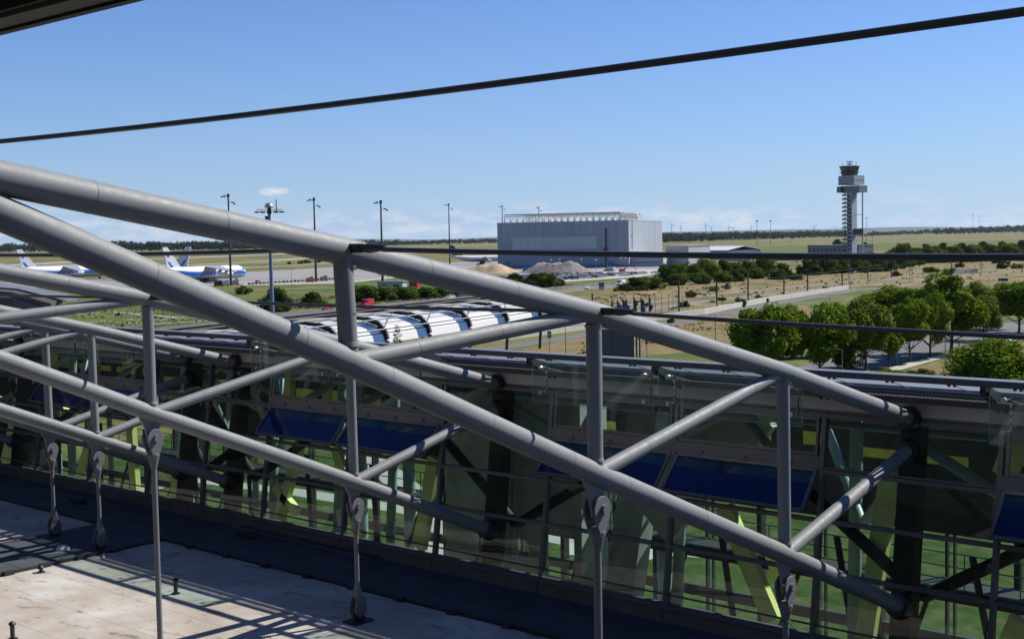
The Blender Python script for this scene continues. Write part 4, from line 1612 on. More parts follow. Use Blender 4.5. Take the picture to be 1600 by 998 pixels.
shed('warehouse', 1040, 1076, 415, 384.5, 30, M['offwhite'], 'pale block joined to the right end of the big hangar', M['offwhite'], 0, 'building')
shed('warehouse', 1073, 1136, 405, 392, 50, M['bluepole'], 'long low blue grey shed with a white roof right of the hangar', M['white'], 3.5, 'building')
shed('site_office', 1124, 1170, 408, 398.5, 10, M['offwhite'], 'row of pale site cabins right of the low shed', M['offwhite'], 0, 'cabin')
shed('site_office', 1208, 1252, 407, 397, 18, M['signblue'], 'blue and grey building partly hidden by the trees', M['offwhite'], 0, 'building')
shed('control_building', 1262, 1342, 400, 383.5, 22, M['mast'], 'low flat grey building at the foot of the control tower', M['mast'], 0, 'building')
shed('cabin', 590, 629, 453, 441, 4, M['offwhite'], 'white flat-roofed cabin standing on the grass above the hedge', M['bluepole'], 0, 'cabin')
shed('container', 639, 652, 449, 439, 4, M['red'], 'dark red container standing on the grass above the hedge', M['red'], 0, 'container')

# drilling rig in front of the hangar
p = G(948, 424)
rg = empty('drilling_rig', p)
tag(rg, 'tall dark drilling rig mast standing in front of the hangar', 'drilling rig')
H_r = hgt(p, 948, 357)
b = MB()
b.beam((0, 0, 1), (0, 0, H_r), 1.5, 1.0)
for i in range(int(H_r / 1.6)):
    b.box((0, -.7, 1 + i * 1.6), (1.9, .3, .25))
b.build('mast', M['darksteel'], rg)
b = MB()
b.box((0, 0, 14.5), (3.4, 1.6, 2.2))
b.build('drive_head', M['darksteel'], rg)
b = MB()
b.box((3.5, 0, 1.7), (6, 3, 2.2))
b.box((2, 0, .45), (7.5, 3.4, .9), mi=1)
b.build('crawler_body', [M['offwhite'], M['darksteel']], rg)

# heaps
def heap(name, x0, x1, yb, yt, dep, mt, label, seed):
    p, q = G(x0, yb), G(x1, yb)
    w = (q - p).length
    h = hgt((p + q) / 2, (x0 + x1) / 2, yt)
    rnd = random.Random(seed)
    nx, ny = 44, 16
    vs = []
    ux = (q - p).normalized()
    uy = Vector((-ux.y, ux.x, 0))
    for j in range(ny + 1):
        for i in range(nx + 1):
            u, v = i / nx, j / ny
            e_ = min(1, min(u, 1 - u) * 4.2) * min(1, min(v, 1 - v) * 2.6)
            n = noise.noise(Vector((u * 7 + seed, v * 3, 0))) * .28 + noise.noise(Vector((u * 22, v * 9, seed))) * .10
            z = h * e_ * (.88 + n)
            vs.append(ux * (u * w) + uy * (v * dep) + Vector((0, 0, z)))
    b = MB()
    b.add(vs, [(j * (nx + 1) + i, j * (nx + 1) + i + 1, (j + 1) * (nx + 1) + i + 1, (j + 1) * (nx + 1) + i) for j in range(ny) for i in range(nx)], 0, True)
    o = b.build(name, mt)
    o.location = p
    tag(o, label, 'heap')


heap('gravel_heap', 800, 898, 428, 408.5, 34, M['gravel'], 'long grey gravel heap in front of the hangar wall', 3)
heap('sand_heap', 715, 786, 426, 413, 26, M['sand'], 'orange sand heap left of the hangar corner', 8)

# ------------------------------------------------------------------ control tower
tp0 = Vector((-421.6, 830.2, 0))
u_, w_ = view_axes(tp0)
lx = (u_ * math.cos(R(35)) - w_ * math.sin(R(35)))
tw = empty('control_tower', tp0, zrot(lx))
tag(tw, 'tall concrete control tower with a dark glass cab and stacked box floors', 'control tower')
b = MB()
b.box((.9, 0, 26), (4.5, 6.0, 52))
b.build('shaft', M['concrete'], tw)
b = MB()
for i in range(15):
    z = 8 + i * 2.9
    b.box((-2.2, -3.9, z), (4.2, 1.6, .35))
    b.box((-2.2, -4.65, z + .7), (4.2, .08, .9), mi=1)
    b.box((-2.6, -3.35, z + 1.5), (1.2, .12, 1.3), mi=1)
b.build('stair_landings', [M['concrete'], M['towerdark']], tw)
for i in range(15):
    b = MB()
    b.box((1.2, -3.04, 7.2 + i * 2.9), (2.6, .12, 1.5))
    b.build('shaft_window', M['towerdark'], tw)
b = MB()
b.box((2.3, 1.0, 53.2), (15.5, 9.5, 4.8))
b.build('lower_block', M['mast'], tw)
b = MB()
b.box((-5.7, -1.5, 53.2), (3.5, 9.6, 4.4))
b.build('lower_glazing', M['towerglass'], tw)
b = MB()
b.box((.6, 0, 59.6), (13.4, 12.6, 6.6))
b.build('main_block', M['hangarl'], tw)
b = MB()
for i in range(3):
    b.box((.6, -6.35, 57.4 + i * 1.9), (12.6, .1, 1.0))
b.box((7.35, 0, 59.6), (.1, 11.6, .25))
b.build('block_windows', M['mast'], tw)


def octa(b, c, r0, r1, z0, z1, mi=0):
    n = 12
    vs = []
    for r_, z in ((r0, z0), (r1, z1)):
        for j in range(n):
            a = (j + .5) * 2 * math.pi / n
            vs.append((c[0] + r_ * math.cos(a), c[1] + r_ * math.sin(a), z))
    b.add(vs, [(j, (j + 1) % n, n + (j + 1) % n, n + j) for j in range(n)] + [tuple(reversed(range(n))), tuple(range(n, 2 * n))], mi)


b = MB()
octa(b, (-1.0, 0), 5.6, 6.0, 62.9, 65.2)
octa(b, (-1.0, 0), 7.2, 7.2, 65.2, 65.5)
b.build('cab_base', M['towerdark'], tw)
b = MB()
octa(b, (-1.0, 0), 5.7, 7.0, 65.5, 69.3)
b.build('cab_glazing', M['towerglass'], tw)
b = MB()
octa(b, (-1.0, 0), 7.4, 7.2, 69.3, 69.9)
b.build('cab_roof', M['towerdark'], tw)
for j in range(12):
    a = (j + .5) * math.pi / 6
    b = MB()
    b.beam((-1 + 5.75 * math.cos(a), 5.75 * math.sin(a), 65.5), (-1 + 7.05 * math.cos(a), 7.05 * math.sin(a), 69.4), .16, .16)
    b.build('cab_mullion', M['mast'], tw)
b = MB()
b.tube([(-1, 0, 69.9), (-1, 0, 72.8)], .25, 8)
b.box((-1, 0, 73.1), (5.0, .5, .6), .5)
b.box((-1, 0, 71.3), (3.5, .9, .8), .3)
b.build('radar', M['mast'], tw)
for (xx, yy, hh) in [(-6.5, -1, 4), (-5, 3, 2.5), (4.5, 1, 4.6), (3.5, -3.5, 2.6), (1.5, 4, 3.2), (-3, -4.5, 2)]:
    b = MB()
    b.tube([(xx, yy, 69.9), (xx, yy, 69.9 + hh)], .09, 6)
    b.build('antenna', M['mast'], tw)
b = MB()
b.tube([(8.6, 2.0, 0), (8.6, 2.0, 51)], .5, 12)
b.beam((8.6, 2.0, 35), (2, 0, 35), .3, .3)
b.build('lift_column', M['offwhite'], tw)
b = MB()
b.box((6.0, 1.0, 23), (10.5, 4.6, 3.8))
b.build('link_box', M['towerdark'], tw)
b = MB()
b.box((11.4, 1.0, 23), (.3, 4.6, 3.8))
b.build('link_box_end', M['offwhite'], tw)
b = MB()
b.beam((3.0, -1, 46), (5.8, -1, 50.9), 1.2, .8)
b.build('corbel', M['concrete'], tw)

# ------------------------------------------------------------------ masts
def apron_mast(x, yb, yt, label, dist=None):
    p = G(x, yb) if dist is None else gdir(x, yb, dist)
    h = hgt(p, x, yt)
    r_, f_ = view_axes(p)
    o = empty('floodlight_mast', p, zrot(r_))
    b = MB()
    b.tube([(0, 0, 0), (0, 0, h * .5), (0, 0, h)], [.75, .55, .38], 10)
    b.build('pole', M['poledark'] if dist is None else M['mast'], o)
    b = MB()
    b.box((0, 0, h - .8), (1.5, 1.2, 1.6))
    b.beam((0, 0, h - 2), (-3.4, 0, h - 1.2), .25, .25)
    b.beam((0, 0, h - 4.0), (3.2, 0, h - 5.0), .25, .25)
    b.build('head', M['poledark'], o)
    for dx, dz in ((-2.0, -1.0), (-3.3, -1.5), (2.2, -4.6), (3.2, -5.3)):
        b = MB()
        b.box((dx, 0, h + dz), (1.1, .8, .7))
        b.build('lamp', M['poledark'], o)
    tag(o, label, 'floodlight mast')
    return o


apron_mast(361, 446, 303, 'tall apron light mast standing at the nose of the blue and white cargo aircraft')
apron_mast(494, 440, 309, 'tall apron light mast between the radar dome mast and the steel post')
apron_mast(598, 442, 313, 'tall apron light mast right of the upper truss node, above the red van')
apron_mast(703, 413, 318, 'tall apron light mast standing beside the green-tailed aircraft')
apron_mast(786, 403, 321, 'light mast rising just behind the left corner of the hangar roof')
apron_mast(843, 400, 323, 'light mast whose head peeks over the hangar roof lattice')


def thin_mast(x, yb, yt, label, dist=None, rad=.25, head=True):
    p = G(x, yb) if dist is None else gdir(x, yb, dist)
    h = hgt(p, x, yt)
    r_, f_ = view_axes(p)
    o = empty('light_pole', p, zrot(r_))
    b = MB()
    b.tube([(0, 0, 0), (0, 0, h)], [rad, rad * .6], 8)
    b.build('pole', M['mast'], o)
    if head:
        b = MB()
        b.box((0, 0, h), (rad * 9, rad * 4, rad * 2.5))
        b.build('head', M['mast'], o)
    tag(o, label, 'pole')


for x, yb, yt, lb in [(1183, 385, 345, 'distant light pole on the airfield, left one of a pair right of the hangar'), (1204, 383, 345, 'distant light pole on the airfield, right one of a pair right of the hangar'),
                      (1354, 378, 341, 'distant light pole just right of the control tower'), (1520, 369, 336, 'distant light pole on the right horizon, left and taller of two'),
                      (1530, 366, 338, 'distant light pole on the right horizon, right and shorter of two')]:
    thin_mast(x, yb, yt, lb, rad=.55)
for x, yb, yt, lb in [(1245, 411, 399, 'pale short concrete post beside the blue building'), (1235, 386, 374, 'small dark pole on the airfield left of the control building'), (1363, 384, 360, 'thin pole on the airfield right of the tower lift column')]:
    thin_mast(x, yb, yt, lb, rad=.5 if x == 1245 else .25, head=False)
for i, (x, yb, yt) in enumerate([(874, 427, 405), (908, 427, 405), (931, 427, 406), (977, 426, 403), (861, 427, 406), (970, 426, 403)]):
    p = G(x, yb)
    h = hgt(p, x, yt)
    o = empty('car_park_lamp', p)
    b = MB(); b.tube([(0, 0, 0), (0, 0, h)], .12, 6); b.build('pole', M['mast'], o)
    b = MB(); b.box((0, 0, h), (1.2, .9, .5)); b.build('lamp', M['white'], o)
    tag(o, 'slim lamp with a white head standing in front of the hangar wall', 'lamp', 'slim lamps in front of the hangar')
# far wind turbines and pylons
for i, (x, yt) in enumerate([(1050, 352), (1064, 354), (1103, 352), (1112, 356), (1139, 354), (1146, 357), (1174, 354), (1272, 355), (150, 372), (1305, 356)]):
    p = gdir(x, 380, 9000)
    h = hgt(p, x, yt)
    o = empty('wind_turbine', p, random.random())
    b = MB(); b.tube([(0, 0, 0), (0, 0, h)], [2.4, 1.4], 6); b.build('tower', M['mast'], o)
    for k in range(3):
        a = k * 2.094 + i
        b = MB(); b.beam((0, -2, h), (math.cos(a) * 24, -2, h + math.sin(a) * 24), 1.8, .5); b.build('blade', M['mast'], o)
    tag(o, 'tiny far-off wind turbine on the hazy horizon', 'wind turbine', 'wind turbines on the horizon')

# mast with dome in the middle distance
p = G(426, 505)
h = hgt(p, 422, 330)
r_, f_ = view_axes(p)
o = empty('radar_mast', p, zrot(r_))
tag(o, 'blue grey floodlight mast with cross arms and a silver dome on top', 'mast')
b = MB(); b.tube([(0, 0, 0), (0, 0, h)], [.62, .40], 16); b.build('pole', M['bluepole'], o)
b = MB()
for z in (h - .1, h + .45):
    for a in (0, math.pi / 2):
        b.beam((-3.6 * math.cos(a), -3.6 * math.sin(a), z), (3.6 * math.cos(a), 3.6 * math.sin(a), z), .16, .16)
b.tube([(0, 0, h - .8), (0, 0, h + 1.0)], .55, 12)
b.build('cross_arm', M['darksteel'], o)
for a in range(8):
    an = a * math.pi / 4
    b = MB(); b.box((3.5 * math.cos(an) * (1 if a % 2 == 0 else .75), 3.5 * math.sin(an) * (1 if a % 2 == 0 else .75), h - .25), (1.3, .9, .4)); b.build('lamp', M['darksteel'], o)
b = MB()
b.tube([(0, 0, h + 1.0), (0, 0, h + 1.15), (0, 0, h + 1.7), (0, 0, h + 2.2), (0, 0, h + 2.45)], [1.25, 1.35, 1.15, .7, .1], 20)
b.build('dome', mat('dome', (.62, .62, .64), .25, metal=.6), o)
b = MB(); b.tube([(2.0, 0, h), (2.0, 0, h + 3.2)], .14, 8); b.build('antenna', M['darksteel'], o)
b = MB(); b.tube([(-.7, -.6, h - 2.6), (-.7, -.6, h - 1.4)], [.5, .62], 12); b.build('camera_drum', M['darksteel'], o)

# ------------------------------------------------------------------ aircraft
def aircraft(name, nose, heading, L, kind, label):
    """x forward from the tail (0) to the nose (L)"""
    tail = nose - heading * L
    o = empty(name, tail, zrot(heading))
    big = kind == 'cargo'
    rw, rh = (3.6, 4.1) if big else (2.85, 2.85)
    cz = 5.6 if big else 5.2
    st = [(0, .12, .12, cz + 3.0), (.05, .28, .30, cz + 2.5), (.14, .55, .62, cz + 1.5), (.24, .85, .88, cz + .5), (.34, 1, 1, cz), (.80, 1, 1, cz), (.90, .92, .95, cz - .05), (.96, .68, .70, cz - .5), (.99, .35, .38, cz - 1.0), (1, .08, .1, cz - 1.2)]
    n = 32
    b = MB()
    rings = []
    for t, a, c, z in st:
        rings.append([(t * L, math.cos(j * 2 * math.pi / n) * rw * a, z + math.sin(j * 2 * math.pi / n) * rh * c) for j in range(n)])
    vs = [q for g in rings for q in g]
    fs, ms = [], []
    o0 = len(b.v)
    for i in range(len(st) - 1):
        for j in range(n):
            am = (j + .5) * 2 * math.pi / n
            s_ = math.sin(am)
            if big:
                mi = 0 if s_ > .10 else (1 if s_ > -.42 and 2 <= i else (2 if s_ < -.6 else 0))
            else:
                mi = 0 if s_ > -.25 else 2
            b.add([rings[i][j], rings[i][(j + 1) % n], rings[i + 1][(j + 1) % n], rings[i + 1][j]], [(0, 1, 2, 3)], mi, True)
    b.build('fuselage', [M['white'], M['blueplane'] if big else M['greyplane'], M['greyplane']], o)
    # wings
    zw = cz + (3.4 if big else -1.4)
    sp = .53 * L
    for s_ in (-1, 1):
        b = MB()
        r0, r1 = .62 * L, .46 * L
        tx0, tx1 = .36 * L, .325 * L
        zt = zw + (-2.6 if big else 3.2)
        yr = rw * .6
        b.add([(r0, s_ * yr, zw), (r1, s_ * yr, zw), (tx1, s_ * sp, zt), (tx0, s_ * sp, zt), (r0, s_ * yr, zw + 1.0), (r1, s_ * yr, zw + .5), (tx1, s_ * sp, zt + .25), (tx0, s_ * sp, zt + .35)],
              [(0, 1, 2, 3), (7, 6, 5, 4), (0, 4, 5, 1), (1, 5, 6, 2), (2, 6, 7, 3), (3, 7, 4, 0)])
        b.build('wing', M['greyplane'], o)
        for k in ((.33, .62) if big else (.34,)):
            y = s_ * sp * k
            z = zw + (zt - zw) * k - (2.3 if big else 1.6)
            x = r0 + (tx0 - r0) * k
            b = MB()
            b.tube([(x - 3.4, y, z + .3), (x - 1, y, z), (x + 1.8, y, z), (x + 2.4, y, z)], [.8, 1.35, 1.45, 1.3], 16)
            b.box((x - 1, y, z + 1.7), (4, .4, 1.4))
            e_ = b.build('engine', M['offwhite'] if big else M['greyplane'], o)
            b = MB()
            b.tube([(x + 2.3, y, z), (x + 2.45, y, z)], [1.1, 1.1], 16)
            b.build('intake', M['black'], e_)
        b = MB()
        t0, t1 = .13 * L, .065 * L
        zz = cz + 1.6
        b.add([(t0, s_ * .9, zz), (t1, s_ * .9, zz), (-.01 * L, s_ * .19 * L, zz + .5), (.03 * L, s_ * .19 * L, zz + .5), (t0, s_ * .9, zz + .5), (t1, s_ * .9, zz + .4), (-.01 * L, s_ * .19 * L, zz + .65), (.03 * L, s_ * .19 * L, zz + .65)],
              [(0, 1, 2, 3), (7, 6, 5, 4), (0, 4, 5, 1), (1, 5, 6, 2), (2, 6, 7, 3), (3, 7, 4, 0)])
        b.build('tailplane', M['white'] if big else M['greyplane'], o)
        b = MB()
        for q in range(5 if big else 2):
            b.tube([(.5 * L + q * 1.9 - 2, s_ * 2.9, .75), (.5 * L + q * 1.9 - 2, s_ * 3.5, .75)], .72, 14)
        b.box((.5 * L + 1, s_ * 2.6, 1.6), (8 if big else 3, .8, 1.6))
        b.build('main_gear', M['tyre'], o)
    b = MB()
    b.tube([(.88 * L, -.9, .6), (.88 * L, .9, .6)], .6, 12)
    b.box((.88 * L, 0, 1.4), (.4, .4, 1.8))
    b.build('nose_gear', M['tyre'], o)
    # fin
    ft = 21.3 if big else 17.3
    zb = cz + 2.6
    th = .35
    P_ = [(.215 * L, zb), (.045 * L, zb), (-.005 * L, ft), (.05 * L, ft)]
    if big:
        b = MB()
        b.prism([(x, -th, z) for x, z in P_], (0, 2 * th, 0))
        fin = b.build('fin', M['white'], o)
        b = MB()
        Q = [(.045 * L, zb + 4.6), (.075 * L, zb + 4.4), (.11 * L, zb + 1.6), (.19 * L, zb - .2), (.34 * L, zb - 4.2), (.37 * L, zb - 6.6), (.345 * L, zb - 6.2), (.17 * L, zb - .6), (.085 * L, zb + 1.0), (.028 * L, zb + 6.6), (.022 * L, zb + 8.4)]
        b.prism([(x, -th - .04, z) for x, z in Q[:4] + Q[7:]], (0, 2 * th + .08, 0))
        b.build('fin_stripe', M['blueplane'], fin)
        b = MB()
        b.box((.055 * L, 0, ft - 5.2), (1.6, 2 * th + .12, .5))
        b.box((.055 * L, 0, ft - 5.7), (1.6, 2 * th + .12, .5), mi=1)
        b.build('fin_flag', [M['blueplane'], M['red']], fin)
        # cockpit windows and titles
        b = MB()
        for s_ in (-1, 1):
            b.box((.925 * L, s_ * 2.4, cz + 1.6), (2.2, .9, .7))
        b.build('cockpit_window', M['carglass'], o)
    else:
        b = MB()
        b.prism([(x, -th, z) for x, z in P_], (0, 2 * th, 0))
        b.build('fin', M['greenfin'], o)
        b = MB()
        for i in range(30):
            for s_ in (-1, 1):
                b.box((.24 * L + i * 1.45, s_ * 2.8, cz + .8), (.5, .16, .45))
        b.build('cabin_windows', M['carglass'], o)
    tag(o, label, 'aircraft')
    return o


def lettering(txt, size, m_, parent, loc, rot, name='lettering'):
    cu = bpy.data.curves.new('t', 'FONT')
    cu.body = txt
    cu.size = size
    cu.extrude = .01
    cu.align_x = 'CENTER'
    cu.align_y = 'CENTER'
    tmp = bpy.data.objects.new('t', cu)
    COL.objects.link(tmp)
    me_ = bpy.data.meshes.new_from_object(tmp.evaluated_get(bpy.context.evaluated_depsgraph_get()))
    bpy.data.objects.remove(tmp)
    me_.materials.clear()
    me_.materials.append(m_)
    o = bpy.data.objects.new(name, me_)
    COL.objects.link(o)
    o.parent = parent
    o.location = loc
    o.rotation_euler = rot
    return o


n2 = G(384, 437.5)
r_, f_ = view_axes(n2)
hd = (r_ * .70 + f_ * .714).normalized()
a2 = aircraft('cargo_aircraft', n2, hd, 66, 'cargo', 'white and blue four-engined cargo aircraft parked at the base of the apron light mast')
lettering('ВОЛГА  ДНЕПР', 2.6, M['white'], a2, (36.5, -3.72, 4.95), (R(90), 0, 0))
n1 = G(172, 434.5)
r_, f_ = view_axes(n1)
hd = (r_ * .84 + f_ * .54).normalized()
a1 = aircraft('cargo_aircraft', n1, hd, 69, 'cargo', 'white and blue cargo aircraft at the far left, its nose hidden by the steel chord')
lettering('ВОЛГА  ДНЕПР', 2.6, M['white'], a1, (38, -3.72, 4.95), (R(90), 0, 0))
n4 = G(215, 434)
r_, f_ = view_axes(n4)
hd = (-r_ * .97 + f_ * .22).normalized()
tl_ = gdir(299, 430, 850)
aircraft('cargo_aircraft', tl_ + (-r_ * .8 + f_ * .6).normalized() * 66, (-r_ * .8 + f_ * .6).normalized(), 66, 'cargo', 'third white and blue cargo aircraft, only its right-leaning tail fin showing behind another')
n3 = gdir(790, 411, 1150)
r_, f_ = view_axes(n3)
tl3 = gdir(703, 410, 1130)
hd = (n3 - tl3).normalized()
aircraft('airliner', tl3 + hd * 60, hd, 60, 'air', 'white twin-engined airliner with a dark green fin beside the hangar corner')

# ------------------------------------------------------------------ vehicles
PAINT = dict(white=mat('car white', (.85, .86, .88), .3, k=1.0, coat=.5), grey=mat('car grey', (.18, .19, .20), .3, coat=.6), dark=mat('car dark', (.02, .025, .035), .25, coat=.8), blue=mat('car blue', (.02, .07, .22), .3, coat=.7),
             silver=mat('car silver', (.62, .66, .72), .3, metal=.2, coat=.5, k=1.0), red=M['red'])


def car_mesh(b, kind, mi_body=0, mi_glass=1, mi_tyre=2):
    if kind == 'van':
        L, Wd, prof = 5.9, 2.0, [(0, .45), (0, 1.1), (.5, 1.35), (1.3, 2.35), (1.7, 2.55), (5.8, 2.6), (5.9, 2.4), (5.9, .45)]
        win = [(.75, 1.45), (1.35, 2.2), (2.4, 2.25), (2.4, 1.45)]
    else:
        L, Wd, prof = 4.4, 1.78, [(0, .35), (0, .75), (.9, .95), (1.5, 1.42), (3.0, 1.46), (3.9, 1.0), (4.4, .92), (4.4, .35)]
        win = [(1.05, .97), (1.6, 1.36), (2.95, 1.39), (3.65, 1.0)]
    b.prism([(x, -Wd / 2, z) for x, z in prof], (0, Wd, 0), mi_body)
    for s_ in (-1, 1):
        b.prism([(x, s_ * (Wd / 2 + .005) - .01, z) for x, z in win], (0, .02, 0), mi_glass)
        for x in (.85, L - .9):
            b.tube([(x, s_ * (Wd / 2 - .22), .33), (x, s_ * (Wd / 2 + .02), .33)], .33, 12, mi=mi_tyre)
    a, c = (prof[2], prof[3])
    b.add([(a[0] - .02, -Wd * .42, a[1] + .04), (a[0] - .02, Wd * .42, a[1] + .04), (c[0] - .02, Wd * .40, c[1]), (c[0] - .02, -Wd * .40, c[1])], [(0, 1, 2, 3)], mi_glass)
    return L


def vehicle(x, y, kind, paint, left, label, name='car'):
    p = G(x, y)
    q = G(x + 10, y - 10 * .075)
    d = Vector((.12, 1, 0)).normalized() if False else (G(x + 12, y - 1.15) - p).normalized()
    if left: d = -d
    o = empty(name, p, zrot(-d))
    full = MB()
    Lc = car_mesh(full, kind)
    for part_, mi_, mt in (('body', 0, PAINT[paint]), ('window', 1, M['carglass']), ('wheels', 2, M['tyre'])):
        if part_ == 'wheels': continue
        b = MB()
        keep = [i for i, m_ in enumerate(full.mi) if m_ == mi_]
        for i in keep:
            b.add([full.v[k] for k in full.f[i]], [tuple(range(len(full.f[i])))], 0, full.sm[i])
        b.build(part_, mt, o)
    for xx in (.85, Lc - .9):
        for s_ in (-1, 1):
            b = MB(); b.tube([(xx, s_ * .68, .33), (xx, s_ * .93, .33)], .33, 14); b.build('wheel', M['tyre'], o)
    tag(o, label, 'van' if kind == 'van' else 'car')


vehicle(566, 479.2, 'van', 'red', True, 'bright red delivery van driving on the highway in front of the hedge', 'delivery_van')
vehicle(505, 484.5, 'car', 'red', True, 'reddish car half hidden by the steel post on the highway')
vehicle(398, 489, 'van', 'white', True, 'pale van on the highway left of the radar dome mast', 'delivery_van')
vehicle(685, 478, 'van', 'dark', False, 'dark van on the near carriageway beyond the vaulted canopy', 'delivery_van')
vehicle(714, 475.5, 'car', 'blue', False, 'dark blue car following the dark van on the near carriageway')
vehicle(699, 466.8, 'car', 'silver', True, 'silver car on the far carriageway above the dark van')
vehicle(716, 464.8, 'car', 'blue', True, 'blue car on the far carriageway just ahead of the silver one')
vehicle(923, 451.8, 'car', 'silver', False, 'silver car driving beside the blue road sign')
vehicle(1034, 437.6, 'car', 'blue', True, 'bright blue car on the highway beside the round bushes')
vehicle(966, 446, 'van', 'white', True, 'small white van beside the yellow green bush', 'delivery_van')
vehicle(1150, 403, 'van', 'white', True, 'white van parked beside the site cabins', 'delivery_van')
vehicle(1086, 405.5, 'van', 'white', True, 'white truck parked before the long low shed', 'delivery_van')
vehicle(400, 442, 'car', 'red', True, 'small red vehicle on the apron behind the cargo aircraft nose')

protos = {}
rnd = random.Random(21)
for k in ('white', 'grey', 'dark', 'blue', 'silver', 'red'):
    b = MB()
    car_mesh(b, 'car')
    o = b.build('parked_car', [PAINT[k], M['carglass'], M['tyre']])
    protos[k] = [o, False]
cnt = 0
art = {'white': 'white car parked in the crowded lot before the hangar', 'grey': 'grey car parked in the crowded lot before the hangar', 'dark': 'near black car parked in the crowded lot before the hangar',
       'blue': 'blue car parked in the crowded lot before the hangar', 'silver': 'silver car parked in the crowded lot before the hangar', 'red': 'red car parked in the crowded lot before the hangar'}
o0, ox = G(862, 439.5), G(1036, 426.5)
dx_ = (ox - o0).normalized()
dy_ = Vector((-dx_.y, dx_.x, 0))
for row, off in enumerate((0, 8.0, 14, 26, 32, 44, 51, 63, 70)):
    n = int((ox - o0).length / 2.9)
    for i in range(n - row):
        if rnd.random() < .07: continue
        p = o0 + dx_ * (i * 2.9 + rnd.uniform(-.15, .15)) + dy_ * (off + rnd.uniform(-.3, .3)) - dx_ * 14
        if cnt >= 290: break
        k = rnd.choices(['white', 'grey', 'dark', 'blue', 'silver', 'red'], [8, 2, 2, 3, 9, .6])[0]
        src, used = protos[k]
        if not used:
            o = src; protos[k][1] = True
        else:
            o = src.copy(); COL.objects.link(o)
        o.location = p + Vector((0, 0, .25))
        o.rotation_euler = (0, 0, zrot(dy_) + .45 + (math.pi if rnd.random() < .3 else 0))
        tag(o, art[k], 'car', 'cars parked before the hangar')
        cnt += 1
for k in protos:
    if not protos[k][1]: bpy.data.objects.remove(protos[k][0])
# apron clutter
for x, y, m_, lb in [(352, 447, 'white', 'white generator cart at the foot of the apron mast'), (367, 445, 'offwhite', 'white box trailer by the nose of the cargo aircraft'), (484, 441, 'orange', 'orange and black pallet loader at the apron edge'),
                     (506, 439, 'sand', 'brown stack of crates at the apron edge'), (341, 447.5, 'darksteel', 'dark low cart below the cargo aircraft'), (596, 429.5, 'darksteel', 'dark trailer on the apron seen under the main chord')]:
    p = G(x, y)
    o = empty('cargo_cart', p, 1.0)
    b = MB(); b.box((0, 0, 1.6), (4.2, 2.0, 2.0)); b.box((1, 0, 2.9), (1.6, 1.8, .8)); b.build('body', M[m_], o)
    b = MB(); b.box((0, 0, .45), (4.6, 1.6, .3)); b.build('chassis', M['darksteel'], o)
    for xx in (-1.4, 1.4):
        for yy in (-.8, .8):
            b = MB(); b.tube([(xx, yy - .12, .35), (xx, yy + .12, .35)], .35, 10); b.build('wheel', M['tyre'], o)
    tag(o, lb, 'cart')
for i in range(26):
    p = G(392 + i * 6.0, 444.8 - i * .38)
    b = MB()
    b.box((0, 0, .5), (3.2, 1.6, .35))
    b.box((-1.2, 0, .9), (.3, 1.5, .7))
    for xx in (-1.1, 1.1):
        b.tube([(xx, -.8, .3), (xx, .8, .3)], .3, 8)
    o = b.build('baggage_dolly', M['darksteel'])
    o.location = p
    o.rotation_euler = (0, 0, .4 + (i % 3) * .3)
    tag(o, 'low dark dolly parked in the long row at the apron edge', 'dolly', 'dollies along the apron edge')
for x, y, s_, mt, lb in [(972, 427, 6, 'red', 'red excavator working at the far side of the crowded car park'), (1146, 404, 5, 'orange', 'orange excavator beside the site cabins'), (822, 424, 6, 'blueplane', 'blue crawler machine left of the gravel heap')]:
    p = G(x, y)
    o = empty('excavator', p, .6)
    b = MB(); b.box((0, 0, .6), (s_ * .8, 2.6, 1.0)); b.build('track', M['darksteel'], o)
    b = MB(); b.box((0, 0, 2.0), (s_ * .6, 2.4, 1.6)); b.build('cab', M[mt], o)
    b = MB(); b.beam((1, 0, 2.5), (s_ * .9, 0, 5.4), .5, .5); b.beam((s_ * .9, 0, 5.4), (s_ * 1.5, 0, 2.0), .4, .4); b.build('boom', M[mt], o)
    tag(o, lb, 'excavator')

# ------------------------------------------------------------------ station canopy
cn = empty('station_canopy', (-142, 115, 0))
tag(cn, 'vaulted white station canopy with dark curved ribs behind the glass hall', 'canopy')
cprof = [(0, 6.3), (-.5, 7.6), (-2, 8.75), (-5, 9.45), (-11, 9.75), (-19, 9.6), (-27, 9.1), (-36, 8.3)]
sl = math.atan(.28)


def cpt(Y, a, z): return Vector((-(Y - 115) * .28 + a, Y - 115, z))


